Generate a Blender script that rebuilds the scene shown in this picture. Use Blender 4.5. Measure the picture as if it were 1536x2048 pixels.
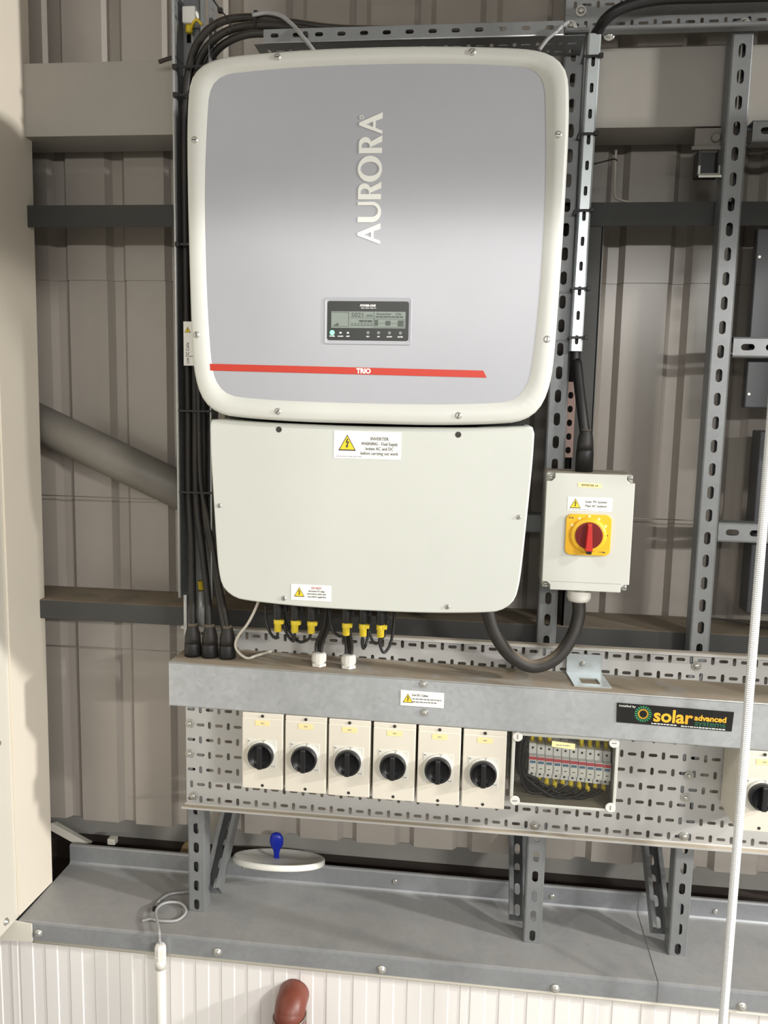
import bpy, bmesh, math, random
from mathutils import Vector, Matrix
random.seed(7)
PI = math.pi
for o in list(bpy.data.objects): bpy.data.objects.remove(o, do_unlink=True)
scene = bpy.context.scene
COL = scene.collection

# ------------------------------------------------------------------ camera
FPX, PITCH, YAW, ROLL = 1700.0, math.radians(7.49), math.radians(6.69), math.radians(-1.23)
CAM = Vector((0.0, -1.90, 1.90))
cp, sp, cy, sy, cr, sr = math.cos(PITCH), math.sin(PITCH), math.cos(YAW), math.sin(YAW), math.cos(ROLL), math.sin(ROLL)
_f = Vector((-sy*cp, cy*cp, -sp)); _x = Vector((cy, sy, 0)); _d = _f.cross(_x)
AXR = cr*_x + sr*_d; AXD = -sr*_x + cr*_d
cam = bpy.data.cameras.new('camera'); camo = bpy.data.objects.new('camera', cam); COL.objects.link(camo)
cam.sensor_fit = 'VERTICAL'; cam.sensor_height = 36.0; cam.lens = FPX*36.0/2048.0; cam.clip_start = 0.02
m = Matrix.Identity(4)
for i in range(3):
    m[i][0] = AXR[i]; m[i][1] = -AXD[i]; m[i][2] = -_f[i]; m[i][3] = CAM[i]
camo.matrix_world = m
scene.camera = camo
def ray(px, py): return AXR*((px-768)/FPX) + AXD*((py-1024)/FPX) + _f
def at(px, py, Y):                       # point of the photograph at a known depth Y of the place
    r = ray(px, py); return CAM + r*((Y-CAM.y)/r.y)
def atz(px, py, Z):
    r = ray(px, py); return CAM + r*((Z-CAM.z)/r.z)

# ------------------------------------------------------------------ world, lights, exposure
w = bpy.data.worlds.new('world'); scene.world = w; w.use_nodes = True
bg = w.node_tree.nodes['Background']; bg.inputs[0].default_value = (1.0, 0.98, 0.94, 1); bg.inputs[1].default_value = 0.13
def area(name, loc, target, sx, sy_, power, color=(1, .98, .945), spread=PI):
    l = bpy.data.lights.new(name, 'AREA'); l.shape = 'RECTANGLE'; l.size = sx; l.size_y = sy_; l.energy = power; l.color = color
    l.spread = spread
    o = bpy.data.objects.new(name, l); COL.objects.link(o); o.location = loc
    o.rotation_euler = (Vector(target)-Vector(loc)).to_track_quat('-Z', 'Y').to_euler()
    return o
LIGHT_FRONT = area('lamp_front_strip', (0.9, -4.6, 2.72), (0.2, 0, 1.7), 4.4, 0.09, 80)
LIGHT_TUBE = area('lamp_tube', (3.1, -4.1, 2.73), (0.1, -0.1, 2.0), 0.6, 0.03, 110)
LIGHT_RIGHT = area('lamp_right_strip', (4.6, -1.35, 2.72), (-0.4, 0.0, 1.5), 0.2, 0.2, 235)
LIGHT_BAY_RIGHT = area('lamp_bay_right', (4.6, -3.3, 4.6), (0.2, -0.1, 1.3), 0.22, 0.22, 125)
LIGHT_BAY_LEFT = area('lamp_bay_left', (-2.5, -3.3, 4.6), (0.0, -0.1, 1.3), 0.22, 0.22, 40)
scene.view_settings.view_transform = 'Standard'; scene.view_settings.look = 'None'
scene.view_settings.gamma = 1.0; scene.view_settings.use_curve_mapping = False
scene.view_settings.exposure = -0.03

# ------------------------------------------------------------------ materials
def mat(name, col, rough=0.5, metal=0.0, var=0.0, vscale=6.0, bump=0.0, bscale=60.0, dust=0.0, spangle=0.0, coat=0.0, emit=None, dustcol=(.36, .30, .22), vcol=None, stretch=(1, 1, 1)):
    m = bpy.data.materials.new(name); m.use_nodes = True
    nt = m.node_tree; N = nt.nodes; L = nt.links
    b = N['Principled BSDF']; b.inputs['Base Color'].default_value = (*col, 1)
    b.inputs['Roughness'].default_value = rough; b.inputs['Metallic'].default_value = metal
    if coat: b.inputs['Coat Weight'].default_value = coat
    if emit: b.inputs['Emission Color'].default_value = (*emit[0], 1); b.inputs['Emission Strength'].default_value = emit[1]
    need = var or spangle or dust or bump
    if not need: return m
    tc = N.new('ShaderNodeTexCoord'); mp = N.new('ShaderNodeMapping'); mp.inputs['Scale'].default_value = stretch
    L.new(tc.outputs['Object'], mp.inputs[0])
    cur = None
    def mixc(fac, a, bcol, mode='MIX'):
        x = N.new('ShaderNodeMix'); x.data_type = 'RGBA'; x.blend_type = mode
        if isinstance(fac, float): x.inputs[0].default_value = fac
        else: L.new(fac, x.inputs[0])
        for v, s in ((a, 6), (bcol, 7)):
            if isinstance(v, tuple): x.inputs[s].default_value = (*v, 1)
            else: L.new(v, x.inputs[s])
        return x.outputs[2]
    cur = col
    if var:
        n = N.new('ShaderNodeTexNoise'); n.inputs['Scale'].default_value = vscale; n.inputs['Detail'].default_value = 6; n.inputs['Roughness'].default_value = .62
        L.new(mp.outputs[0], n.inputs[0])
        r = N.new('ShaderNodeMapRange'); r.inputs[1].default_value = .35; r.inputs[2].default_value = .72; L.new(n.outputs[0], r.inputs[0])
        dark = vcol if vcol else tuple(c*(1-var) for c in col)
        cur = mixc(r.outputs[0], col, dark)
    if spangle:
        v = N.new('ShaderNodeTexVoronoi'); v.inputs['Scale'].default_value = 90; L.new(mp.outputs[0], v.inputs[0])
        bw = N.new('ShaderNodeRGBToBW'); L.new(v.outputs['Color'], bw.inputs[0])
        r = N.new('ShaderNodeMapRange'); r.inputs[3].default_value = 1-spangle; r.inputs[4].default_value = 1.0; L.new(bw.outputs[0], r.inputs[0])
        cur = mixc(1.0, cur, r.outputs[0], 'MULTIPLY')
    if dust:
        g = N.new('ShaderNodeNewGeometry'); s = N.new('ShaderNodeSeparateXYZ'); L.new(g.outputs['Normal'], s.inputs[0])
        r = N.new('ShaderNodeMapRange'); r.inputs[1].default_value = .45; r.inputs[2].default_value = .95; r.inputs[4].default_value = dust; L.new(s.outputs[2], r.inputs[0])
        n = N.new('ShaderNodeTexNoise'); n.inputs['Scale'].default_value = 14; n.inputs['Detail'].default_value = 8; L.new(tc.outputs['Object'], n.inputs[0])
        r2 = N.new('ShaderNodeMapRange'); r2.inputs[1].default_value = .25; r2.inputs[2].default_value = .5; r2.inputs[3].default_value = .45; L.new(n.outputs[0], r2.inputs[0])
        mu = N.new('ShaderNodeMath'); mu.operation = 'MULTIPLY'; L.new(r.outputs[0], mu.inputs[0]); L.new(r2.outputs[0], mu.inputs[1])
        cur = mixc(mu.outputs[0], cur, dustcol)
        rr = N.new('ShaderNodeMapRange'); rr.inputs[3].default_value = rough; rr.inputs[4].default_value = .95; L.new(mu.outputs[0], rr.inputs[0]); L.new(rr.outputs[0], b.inputs['Roughness'])
        if metal:
            rm = N.new('ShaderNodeMapRange'); rm.inputs[3].default_value = metal; rm.inputs[4].default_value = 0; L.new(mu.outputs[0], rm.inputs[0]); L.new(rm.outputs[0], b.inputs['Metallic'])
    if not isinstance(cur, tuple): L.new(cur, b.inputs['Base Color'])
    if bump:
        n = N.new('ShaderNodeTexNoise'); n.inputs['Scale'].default_value = bscale; n.inputs['Detail'].default_value = 4; L.new(mp.outputs[0], n.inputs[0])
        bp = N.new('ShaderNodeBump'); bp.inputs['Strength'].default_value = bump; bp.inputs['Distance'].default_value = .002; L.new(n.outputs[0], bp.inputs['Height']); L.new(bp.outputs[0], b.inputs['Normal'])
    return m

M = {}
M['sheet'] = mat('painted_sheet', (.38, .345, .305), .24, 0, .10, 3, bump=.02, bscale=14)
M['beam'] = mat('painted_beam', (.35, .327, .293), .45, 0, .08, 5)
M['column'] = mat('cream_cladding', (.78, .71, .60), .42, 0, .05, 2)
M['column2'] = mat('grey_cream_cladding', (.68, .645, .56), .42, 0, .05, 2)
M['dado'] = mat('white_panel_paint', (.86, .83, .80), .38, 0, .03, 3)
M['bead'] = mat('cream_trim', (.72, .69, .60), .5)
M['purlin'] = mat('weathered_purlin', (.06, .06, .057), .55, .2, .25, 5, dust=.9, dustcol=(.26, .21, .15))
M['purlinshade'] = mat('shaded_purlin', (.034, .035, .032), .55, .2, .25, 5)  # darker purlin copy: the upper rail's shade is put into the colour
M['tube'] = mat('grey_primer_tube', (.20, .185, .16), .5, 0, .2, 5)
M['galv'] = mat('galvanised_steel', (.60, .61, .605), .42, .4, .16, 7, spangle=.12)
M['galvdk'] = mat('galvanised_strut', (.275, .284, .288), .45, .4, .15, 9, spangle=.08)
M['galvdust'] = mat('galvanised_dusty', (.50, .517, .525), .45, .35, .17, 6, spangle=.14, dust=1.0, dustcol=(.31, .255, .185))
M['tray'] = mat('pregalvanised_tray', (.56, .555, .535), .45, .25, .08, 6, dust=.9, dustcol=(.50, .43, .33))
M['zinc'] = mat('bright_zinc', (.66, .71, .72), .30, .6, .1, 14)
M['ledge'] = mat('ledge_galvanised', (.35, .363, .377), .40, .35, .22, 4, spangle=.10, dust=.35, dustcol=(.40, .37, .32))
M['steelbolt'] = mat('zinc_bolt', (.55, .54, .50), .35, .7)
M['black'] = mat('black_rubber', (.013, .0125, .012), .48, 0, .3, 20)
M['cable'] = mat('dusty_black_cable', (.014, .013, .012), .55, 0, .5, 8, dust=.85, dustcol=(.34, .27, .19), vcol=(.035, .029, .023))
M['blackpl'] = mat('black_plastic', (.010, .010, .011), .38)
M['greycable'] = mat('grey_cable', (.36, .36, .36), .45)
M['whitecable'] = mat('white_cable', (.58, .54, .46), .5)
M['cover'] = mat('inverter_cover_paint', (.61, .615, .565), .42, 0, .03, 9)
M['lowbox'] = mat('inverter_box_paint', (.585, .60, .55), .42, 0, .03, 6)
M['panel'] = mat('inverter_grey_film', (.425, .431, .458), .28, 0, .05, 5)
M['white'] = mat('white_print', (.86, .86, .80), .5)
M['paper'] = mat('label_white', (.88, .87, .82), .5)
M['ink'] = mat('black_ink', (.03, .03, .03), .6)
M['inkgrey'] = mat('grey_ink', (.25, .25, .25), .6)
M['inkred'] = mat('red_ink', (.45, .10, .12), .6)
M['yellow'] = mat('yellow_sign', (.85, .62, .03), .5)
M['red'] = mat('red_stripe', (.53, .042, .022), .4)
M['cream'] = mat('isolator_cream', (.72, .675, .575), .42, 0, .02, 6)
M['creamlight'] = mat('isolator_plate', (.70, .685, .62), .4)
M['acgrey'] = mat('isolator_pale_grey', (.57, .575, .52), .42, 0, .03, 6, dust=.8)
M['labely'] = mat('pale_yellow_label', (.86, .72, .36), .5)
M['hyellow'] = mat('handle_yellow', (.84, .46, .02), .38)
M['hred'] = mat('handle_red', (.55, .025, .018), .35)
M['hreddk'] = mat('handle_dark_red', (.17, .011, .009), .35)
M['hole'] = mat('dark_recess', (.03, .028, .022), .6)
M['lcdframe'] = mat('display_bezel', (.022, .024, .022), .35)
M['lcd'] = mat('lcd_grey', (.24, .275, .245), .45)
M['lcdink'] = mat('lcd_segments', (.085, .10, .085), .5)
M['led'] = mat('green_led', (.1, .8, .3), .3, emit=((.15, 1, .35), 3.0))
M['glandw'] = mat('white_gland', (.76, .74, .68), .4)
M['mcb'] = mat('breaker_grey_white', (.80, .80, .79), .4)
M['mcbred'] = mat('breaker_red_band', (.62, .10, .12), .4)
M['mcbblue'] = mat('breaker_blue_print', (.12, .22, .34), .4)
M['ferrule'] = mat('yellow_ferrule', (.74, .56, .03), .5)
M['sign'] = mat('glossy_black_sticker', (.012, .012, .011), .2)
M['orange'] = mat('orange_print', (.90, .46, .03), .5)
M['green'] = mat('green_print', (.03, .26, .11), .5)
M['greendk'] = mat('dark_green_print', (.015, .10, .05), .5)
M['rod'] = mat('galvanised_rod', (.80, .81, .81), .38, .35)
M['terracotta'] = mat('terracotta_pipe', (.20, .05, .03), .42, 0, .25, 12)
M['wire'] = mat('steel_wire', (.33, .31, .28), .45, .5)
M['lidwhite'] = mat('white_bucket_lid', (.78, .77, .70), .45)
M['blue'] = mat('blue_plastic', (.008, .025, .42), .35)
M['darkplate'] = mat('dark_grey_plate', (.055, .057, .062), .4, .2)
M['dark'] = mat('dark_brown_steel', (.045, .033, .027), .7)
M['concrete'] = mat('grey_base_panel', (.33, .32, .295), .6, 0, .18, 6)
M['floor'] = mat('concrete_floor', (.36, .34, .31), .6, 0, .15, 2)
M['reddish'] = mat('rusty_red_strip', (.30, .20, .17), .5)
M['wood'] = mat('brown_offcut', (.36, .26, .14), .7)
g = bpy.data.materials.new('clear_lid'); g.use_nodes = True
nt = g.node_tree; nt.nodes.clear()
out = nt.nodes.new('ShaderNodeOutputMaterial'); mx = nt.nodes.new('ShaderNodeMixShader'); tr = nt.nodes.new('ShaderNodeBsdfTransparent'); gl = nt.nodes.new('ShaderNodeBsdfGlossy'); fr = nt.nodes.new('ShaderNodeFresnel')
tr.inputs[0].default_value = (.94, .94, .92, 1); gl.inputs['Roughness'].default_value = .08; fr.inputs[0].default_value = 1.35
nt.links.new(fr.outputs[0], mx.inputs[0]); nt.links.new(tr.outputs[0], mx.inputs[1]); nt.links.new(gl.outputs[0], mx.inputs[2]); nt.links.new(mx.outputs[0], out.inputs[0])
M['clear'] = g

# ------------------------------------------------------------------ mesh helpers
class MB:
    """collects geometry in place coordinates; build() links it as one mesh object"""
    def __init__(s): s.v = []; s.f = []; s.sm = []
    def add(s, verts, faces, smooth=False):
        k = len(s.v); s.v += [Vector(p) for p in verts]; s.f += [[i+k for i in f] for f in faces]; s.sm += [smooth]*len(faces); return s
    def box(s, x0, x1, y0, y1, z0, z1):
        return s.add([(x0,y0,z0),(x1,y0,z0),(x1,y1,z0),(x0,y1,z0),(x0,y0,z1),(x1,y0,z1),(x1,y1,z1),(x0,y1,z1)],
                     [(0,3,2,1),(4,5,6,7),(0,1,5,4),(1,2,6,5),(2,3,7,6),(3,0,4,7)])
    def rbox(s, x0, x1, y0, y1, z0, z1, r, seg=2):
        bm = bmesh.new(); bmesh.ops.create_cube(bm, size=1)
        for v in bm.verts: v.co = Vector(((x0+x1)/2+v.co.x*(x1-x0), (y0+y1)/2+v.co.y*(y1-y0), (z0+z1)/2+v.co.z*(z1-z0)))
        bmesh.ops.bevel(bm, geom=bm.edges[:], offset=r, segments=seg, affect='EDGES', profile=.5)
        bm.verts.index_update(); s.add([v.co.copy() for v in bm.verts], [[v.index for v in f.verts] for f in bm.faces]); bm.free(); return s
    def prism(s, poly, y0, y1):
        """poly: (x,z) outline, counter-clockwise seen from the front (-Y)"""
        n = len(poly)
        s.add([(x, y0, z) for x, z in poly]+[(x, y1, z) for x, z in poly],
              [list(range(n)), list(range(2*n-1, n-1, -1))]+[(i, i+n, (i+1) % n+n, (i+1) % n) for i in range(n)]); return s
    def tube(s, pts, r, n=10, sub=6, caps=True, closed=False, rfun=None):
        P = spline(pts, sub, closed) if sub > 1 else [Vector(p) for p in pts]
        T = []
        for i in range(len(P)):
            a = P[i-1] if (i > 0 or closed) else P[0]; b = P[(i+1) % len(P)] if (i < len(P)-1 or closed) else P[-1]
            T.append((b-a).normalized())
        up = Vector((0, 0, 1)) if abs(T[0].z) < .9 else Vector((0, 1, 0))
        nrm = (up - T[0]*up.dot(T[0])).normalized(); k = len(s.v)
        for i, p in enumerate(P):
            nrm = (nrm - T[i]*nrm.dot(T[i])).normalized(); bi = T[i].cross(nrm)
            rr = rfun(i/(len(P)-1)) if rfun else r
            for j in range(n):
                a = 2*PI*j/n; s.v.append(p+nrm*(rr*math.cos(a))+bi*(rr*math.sin(a)))
        m = len(P)
        for i in range(m if closed else m-1):
            for j in range(n):
                i2 = (i+1) % m
                s.f.append([k+i*n+j, k+i*n+(j+1) % n, k+i2*n+(j+1) % n, k+i2*n+j]); s.sm.append(True)
        if caps and not closed:
            s.f.append([k+j for j in range(n)][::-1]); s.f.append([k+(m-1)*n+j for j in range(n)]); s.sm += [False, False]
        return s
    def lathe(s, prof, c, axis, n=20, smooth=True, phase=0.0):
        """prof: (radius, height along axis)"""
        ax = Vector(axis).normalized(); u = ax.orthogonal().normalized(); w_ = ax.cross(u); c = Vector(c); k = len(s.v)
        for r, h in prof:
            for j in range(n):
                a = 2*PI*j/n+phase; s.v.append(c+ax*h+u*(r*math.cos(a))+w_*(r*math.sin(a)))
        for i in range(len(prof)-1):
            for j in range(n):
                s.f.append([k+i*n+j, k+i*n+(j+1) % n, k+(i+1)*n+(j+1) % n, k+(i+1)*n+j]); s.sm.append(smooth)
        s.f.append([k+j for j in range(n)][::-1]); s.sm.append(False)
        e = k+(len(prof)-1)*n; s.f.append([e+j for j in range(n)]); s.sm.append(False)
        return s
    def quad(s, a, b, c, d): return s.add([a, b, c, d], [(0, 1, 2, 3)])
    def xf(s, mtx): s.v = [mtx @ p for p in s.v]; return s
    def build(s, name, material, parent=None, base=None, solid=0.0, offs=-1.0):
        me = bpy.data.meshes.new(name)
        b = Vector(base) if base is not None else (parent_base(parent) if parent else Vector((0, 0, 0)))
        me.from_pydata([p-b for p in s.v], [], s.f)
        me.polygons.foreach_set('use_smooth', s.sm)
        me.materials.append(M[material] if isinstance(material, str) else material); me.update()
        bm = bmesh.new(); bm.from_mesh(me); bmesh.ops.recalc_face_normals(bm, faces=bm.faces[:]); bm.to_mesh(me); bm.free()
        o = bpy.data.objects.new(name, me); COL.objects.link(o)
        if parent: o.parent = parent
        else: o.location = b
        if solid:
            md = o.modifiers.new('solidify', 'SOLIDIFY'); md.thickness = solid; md.offset = offs
        return o
def parent_base(o):
    b = Vector((0, 0, 0))
    while o is not None: b += o.location; o = o.parent
    return b
def spline(pts, sub=6, closed=False):
    P = [Vector(p) for p in pts]; n = len(P); out = []
    rng = range(n) if closed else range(n-1)
    for i in rng:
        if closed: a, b, c, d = P[i-1], P[i], P[(i+1) % n], P[(i+2) % n]
        else: a = P[i-1] if i else P[0]*2-P[1]; b = P[i]; c = P[i+1]; d = P[i+2] if i+2 < n else P[-1]*2-P[-2]
        for k in range(sub):
            t = k/sub; out.append(.5*((2*b)+(c-a)*t+(2*a-5*b+4*c-d)*t*t+(3*b-a-3*c+d)*t**3))
    if not closed: out.append(P[-1])
    return out
def tag(o, label=None, cat=None, group=None, kind=None):
    if label: o['label'] = label
    if cat: o['category'] = cat
    if group: o['group'] = group
    if kind: o['kind'] = kind
    return o
def thing(name, label, cat, loc=(0, 0, 0), group=None):
    o = bpy.data.objects.new(name, None); COL.objects.link(o); o.location = loc; o.empty_display_size = .02
    return tag(o, label, cat, group)
def copy_tree(o, parent=None):
    c = o.copy(); COL.objects.link(c); c.parent = parent
    for ch in list(o.children): copy_tree(ch, c)
    return c
def stad(cx, cz, w_, h, n=4):
    """rounded slot outline, counter-clockwise"""
    r = min(w_, h)/2; p = []
    for sx, sz, a0 in ((1, -1, -90), (1, 1, 0), (-1, 1, 90), (-1, -1, 180)):
        for k in range(n):
            a = math.radians(a0+90*k/(n-1)); p.append((cx+sx*(w_/2-r)+r*math.cos(a), cz+sz*(h/2-r)+r*math.sin(a)))
    return p
def cell_hole(mb, x0, x1, z0, z1, hole, y, f=None):
    """flat rectangle (front at y) with one hole; hole = outline of 16 points, or None"""
    f = f or (lambda x, z: (x, y, z))
    if hole is None:
        mb.add([f(x0, z0), f(x1, z0), f(x1, z1), f(x0, z1)], [(0, 1, 2, 3)]); return
    n = len(hole)//4; k = len(hole)
    cor = [(x1, z0), (x1, z1), (x0, z1), (x0, z0)]
    V = [f(*p) for p in hole]+[f(*c) for c in cor]; F = []
    for q in range(4):
        for j in range(n-1): F.append((q*n+j, k+q, q*n+j+1))
        F.append((q*n+n-1, k+q, k+(q+1) % 4, ((q+1)*n) % k))
    mb.add(V, F)
def lin(a, b, n): return [a+(b-a)*i/n for i in range(n+1)]

def strut(name, L, label=None, cat=None, parent=None, mtx=Matrix.Identity(4), width=.041, depth=.041, pitch=.05, slot=(.0135, .028), start=.025, material='galvdk', group=None, lips=True, zs=None):
    """slotted channel: slotted face in the local XZ plane at y=0, length along +z from the origin, open at the back"""
    mb = MB(); h = width/2; t = .0025; n = int((L-start+pitch/2)/pitch); z = 0
    zs = zs or [start+i*pitch for i in range(n) if start+i*pitch+slot[1]/2 < L-.004]
    prev = 0
    for i, c in enumerate(zs):
        lo, hi = c-pitch/2, c+pitch/2
        lo = max(lo, prev); hi = min(hi, L)
        if lo > prev+1e-6: cell_hole(mb, -h+.003, h-.003, prev, lo, None, 0)
        cell_hole(mb, -h+.003, h-.003, lo, hi, stad(0, c, *slot), 0); prev = hi
    if prev < L-1e-6: cell_hole(mb, -h+.003, h-.003, prev, L, None, 0)
    for s in (-1, 1):
        prof = [(s*(h-.003), 0), (s*(h-.0009), .0009), (s*h, .003), (s*h, depth)]
        if lips: prof += [(s*(h-.009), depth), (s*(h-.009), depth-.006)]
        for a, b in zip(prof, prof[1:]):
            mb.quad((a[0], a[1], 0), (b[0], b[1], 0), (b[0], b[1], L), (a[0], a[1], L))
    mb.xf(mtx)
    base = mtx.translation
    o = mb.build(name, material, parent, None if parent else base, solid=.002, offs=0)
    if label: tag(o, label, cat, group)
    return o

def text(body, size, c, parent, name='lettering', material='ink', rot=0.0, y=None, align='CENTER', bold=0.0, width=None, thick=.0002, shear=0.0):
    """flat lettering facing -Y, centred at c=(x,y,z); rot turns it in the face plane"""
    cu = bpy.data.curves.new(name, 'FONT'); cu.body = body; cu.size = size; cu.align_x = align; cu.align_y = 'CENTER'; cu.extrude = thick; cu.offset = bold; cu.resolution_u = 3; cu.shear = shear
    o = bpy.data.objects.new('tmp', cu); COL.objects.link(o)
    dg = bpy.context.evaluated_depsgraph_get(); dg.update()
    me = bpy.data.meshes.new_from_object(o.evaluated_get(dg)); bpy.data.objects.remove(o, do_unlink=True); bpy.data.curves.remove(cu)
    if width:
        xs = [v.co.x for v in me.vertices]; k = width/(max(xs)-min(xs))
        for v in me.vertices: v.co.x *= k
    b = parent_base(parent); ca, sa = math.cos(rot), math.sin(rot)
    for v in me.vertices:
        x, z, d = v.co.x, v.co.y, v.co.z
        v.co = Vector((c[0]+x*ca-z*sa, c[1]-d, c[2]+x*sa+z*ca))-b
    me.name = name; me.materials.clear(); me.materials.append(M[material])
    n = bpy.data.objects.new(name, me); COL.objects.link(n); n.parent = parent
    return n
def plate(poly, y, t, name, material, parent):
    return MB().prism(poly, y-t, y).build(name, material, parent)
def rect(x0, x1, z0, z1): return [(x0, z0), (x1, z0), (x1, z1), (x0, z1)]
def rrect(x0, x1, z0, z1, r, n=5):
    p = []
    for cx, cz, a0 in ((x1-r, z0+r, -90), (x1-r, z1-r, 0), (x0+r, z1-r, 90), (x0+r, z0+r, 180)):
        for k in range(n):
            a = math.radians(a0+90*k/(n-1)); p.append((cx+r*math.cos(a), cz+r*math.sin(a)))
    return p
def dashes(x0, x1, z, h, y, parent, material='inkgrey', seed=1, name='print_line'):
    """a line of print too small to read, as a row of little marks"""
    rnd = random.Random(seed); mb = MB(); x = x0
    while x < x1-.001:
        wd = min(rnd.uniform(.003, .009), x1-x); mb.prism(rect(x, x+wd, z-h/2, z+h/2), y-.0002, y); x += wd+.0014
    return mb.build(name, material, parent)
def warn_triangle(cx, cz, s, y, parent):
    tri = lambda k: [(cx-.5*s*k, cz-.40*s*k), (cx+.5*s*k, cz-.40*s*k), (cx, cz+.50*s*k)]
    t = MB().prism(tri(1.0), y-.0002, y).build('triangle_border', 'ink', parent)
    MB().prism(tri(.84), y-.0004, y-.0001).build('triangle', 'yellow', parent)
    b = [(-.02, .30), (-.10, .02), (.03, .06), (-.06, -.14), (-.10, -.10), (-.03, -.29), (.09, -.13), (.02, -.14), (.14, .15), (.0, .10), (.06, .30)]
    b = [(cx+p[0]*s*.9, cz+p[1]*s*.9) for p in b]
    MB().prism(b, y-.0006, y-.0002).build('flash_symbol', 'ink', parent)
def screw(x, y, z, r, parent, name='screw', material='steelbolt', slot=True, h=.0025, ring=True):
    mb = MB().lathe([(r*1.25 if ring else r, 0), (r*1.25 if ring else r, .0006), (r, .0008), (r, h*.7), (r*.75, h)], (x, y, z), (0, -1, 0), 14)
    o = mb.build(name, material, parent)
    if slot:
        a = (x*37+z*91) % 3.1; c, s_ = math.cos(a)*r*.8, math.sin(a)*r*.8; wx, wz = -math.sin(a)*r*.14, math.cos(a)*r*.14
        sl = MB(); 
        sl.prism([(x-c-wx, z-s_-wz), (x+c-wx, z+s_-wz), (x+c+wx, z+s_+wz), (x-c+wx, z-s_+wz)], y-h-.0003, y-h+.0005)
        sl.build('screw_slot', 'hole', o)
    return o
def bolt(x, y, z, parent, r=.0085, h=.006, name='bolt', material='steelbolt'):
    mb = MB().lathe([(r*1.5, 0), (r*1.5, .0015), (r*1.45, .0018)], (x, y, z), (0, -1, 0), 18, False)
    o = mb.build(name, material, parent)
    MB().lathe([(r*.95, .0015), (r*.95, h*.6), (r*.7, h), (r*.35, h*1.15)], (x, y, z), (0, -1, 0), 12).build('bolt_head', material, o)
    return o

# ================================================================== SETTING
# back wall: trapezoidal sheets, recessed ribs every 152.5 mm
PITCHX, EDGE0, WY = .1525, -.911, .20
def sheet_profile(x0, x1, y):
    pts = []; k0 = math.floor((x0-EDGE0)/PITCHX)-1
    for k in range(k0, k0+int((x1-x0)/PITCHX)+4):
        e = EDGE0+k*PITCHX
        pts += [(e-.052, y), (e-.039, y+.018), (e-.013, y+.018), (e, y)]
    return [p for p in pts if x0 <= p[0] <= x1]
wall = thing('wall_back', None, None); tag(wall, kind='structure')
wall['label'] = 'beige trapezoidal metal cladding of the back wall'
def cladding(z0, z1, y):
    mb = MB(); P = sheet_profile(-2.4, 2.0, y); n = len(P)
    mb.add([(x, yy, z0) for x, yy in P]+[(x, yy, z1) for x, yy in P], [(i, i+1, n+i+1, n+i) for i in range(n-1)])
    return mb.build('cladding_sheet', 'sheet', wall, solid=.001)
cladding(.735, 2.20, WY+.004); cladding(2.185, 2.955, WY)
base = MB().box(-2.4, 2.0, .30, .36, .0, .80).build('baseboard_back', 'concrete'); tag(base, 'grey base panel below the wall cladding', kind='structure')
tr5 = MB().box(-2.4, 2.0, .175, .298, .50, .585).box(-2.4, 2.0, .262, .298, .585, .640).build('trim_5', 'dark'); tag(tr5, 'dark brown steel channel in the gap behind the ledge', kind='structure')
ce = MB().box(-6, 7, -1.20, .6, 2.96, 3.1).build('shade_slab', 'floor'); tag(ce, 'grey slab added out of view to shade the upper parts', kind='structure')  # added slab, never in view: its edge keeps the high lamps off the top
cl = MB().box(.9, 2.7, -2.65, -2.55, 2.535, 2.55).box(.9, 2.7, -2.65, -2.55, 2.86, 2.875).box(.9, 2.7, -2.604, -2.596, 2.55, 2.86).build('shade_beam', 'galvdk'); tag(cl, 'unseen steel beam added behind the camera to cut off the tube lamp', kind='structure')  # unseen beam added before the tube lamp to draw the shade line
fl = MB().box(-5, 6, -7.0, -.08, -.06, 0).build('floor', 'floor'); tag(fl, 'grey concrete floor', kind='structure')

# left wall return / column casing
colm = thing('wall_left', None, None, (-1.09, -.1, .6)); tag(colm, kind='structure'); colm['label'] = 'cream clad column casing at the left edge'
MB().box(-1.42, -1.0885, -1.3, -.05, .632, 2.955).build('casing_sheet', 'column2', colm)  # front stretch is out of view, lengthened to block the left bay lamp
mb = MB()
mb.add([(-1.083, -.093, .638), (-1.083, .064, .632), (-1.083, .080, 2.955), (-1.083, -.093, 2.955), (-1.088, -.093, .638), (-1.088, .064, .632), (-1.088, .080, 2.955), (-1.088, -.093, 2.955), ],
       [(0, 1, 2, 3), (0, 3, 7, 4), (4, 7, 6, 5), (0, 4, 5, 1), (3, 2, 6, 7)])
mb.add([(-1.083, .064, .632), (-1.083, .080, 2.955), (-1.42, .080, 2.955), (-1.42, .064, .632)], [(0, 1, 2, 3)])
mb.build('corner_flashing', 'column', colm)
for pz, py in ((.655, -.145), (1.10, -.150)):
    o = MB().lathe([(.009, 0), (.009, .002), (.0055, .003), (.0055, .007), (.003, .008)], (-1.0885, py, pz), (1, 0, 0), 14).build('screw', 'steelbolt', colm)
# corner end flashing below the casing
MB().prism([(-1.16, .575), (-1.045, .583), (-1.045, .628), (-1.085, .632), (-1.16, .632)], -.108, -.104).build('end_flashing', 'bead', colm)

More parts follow.
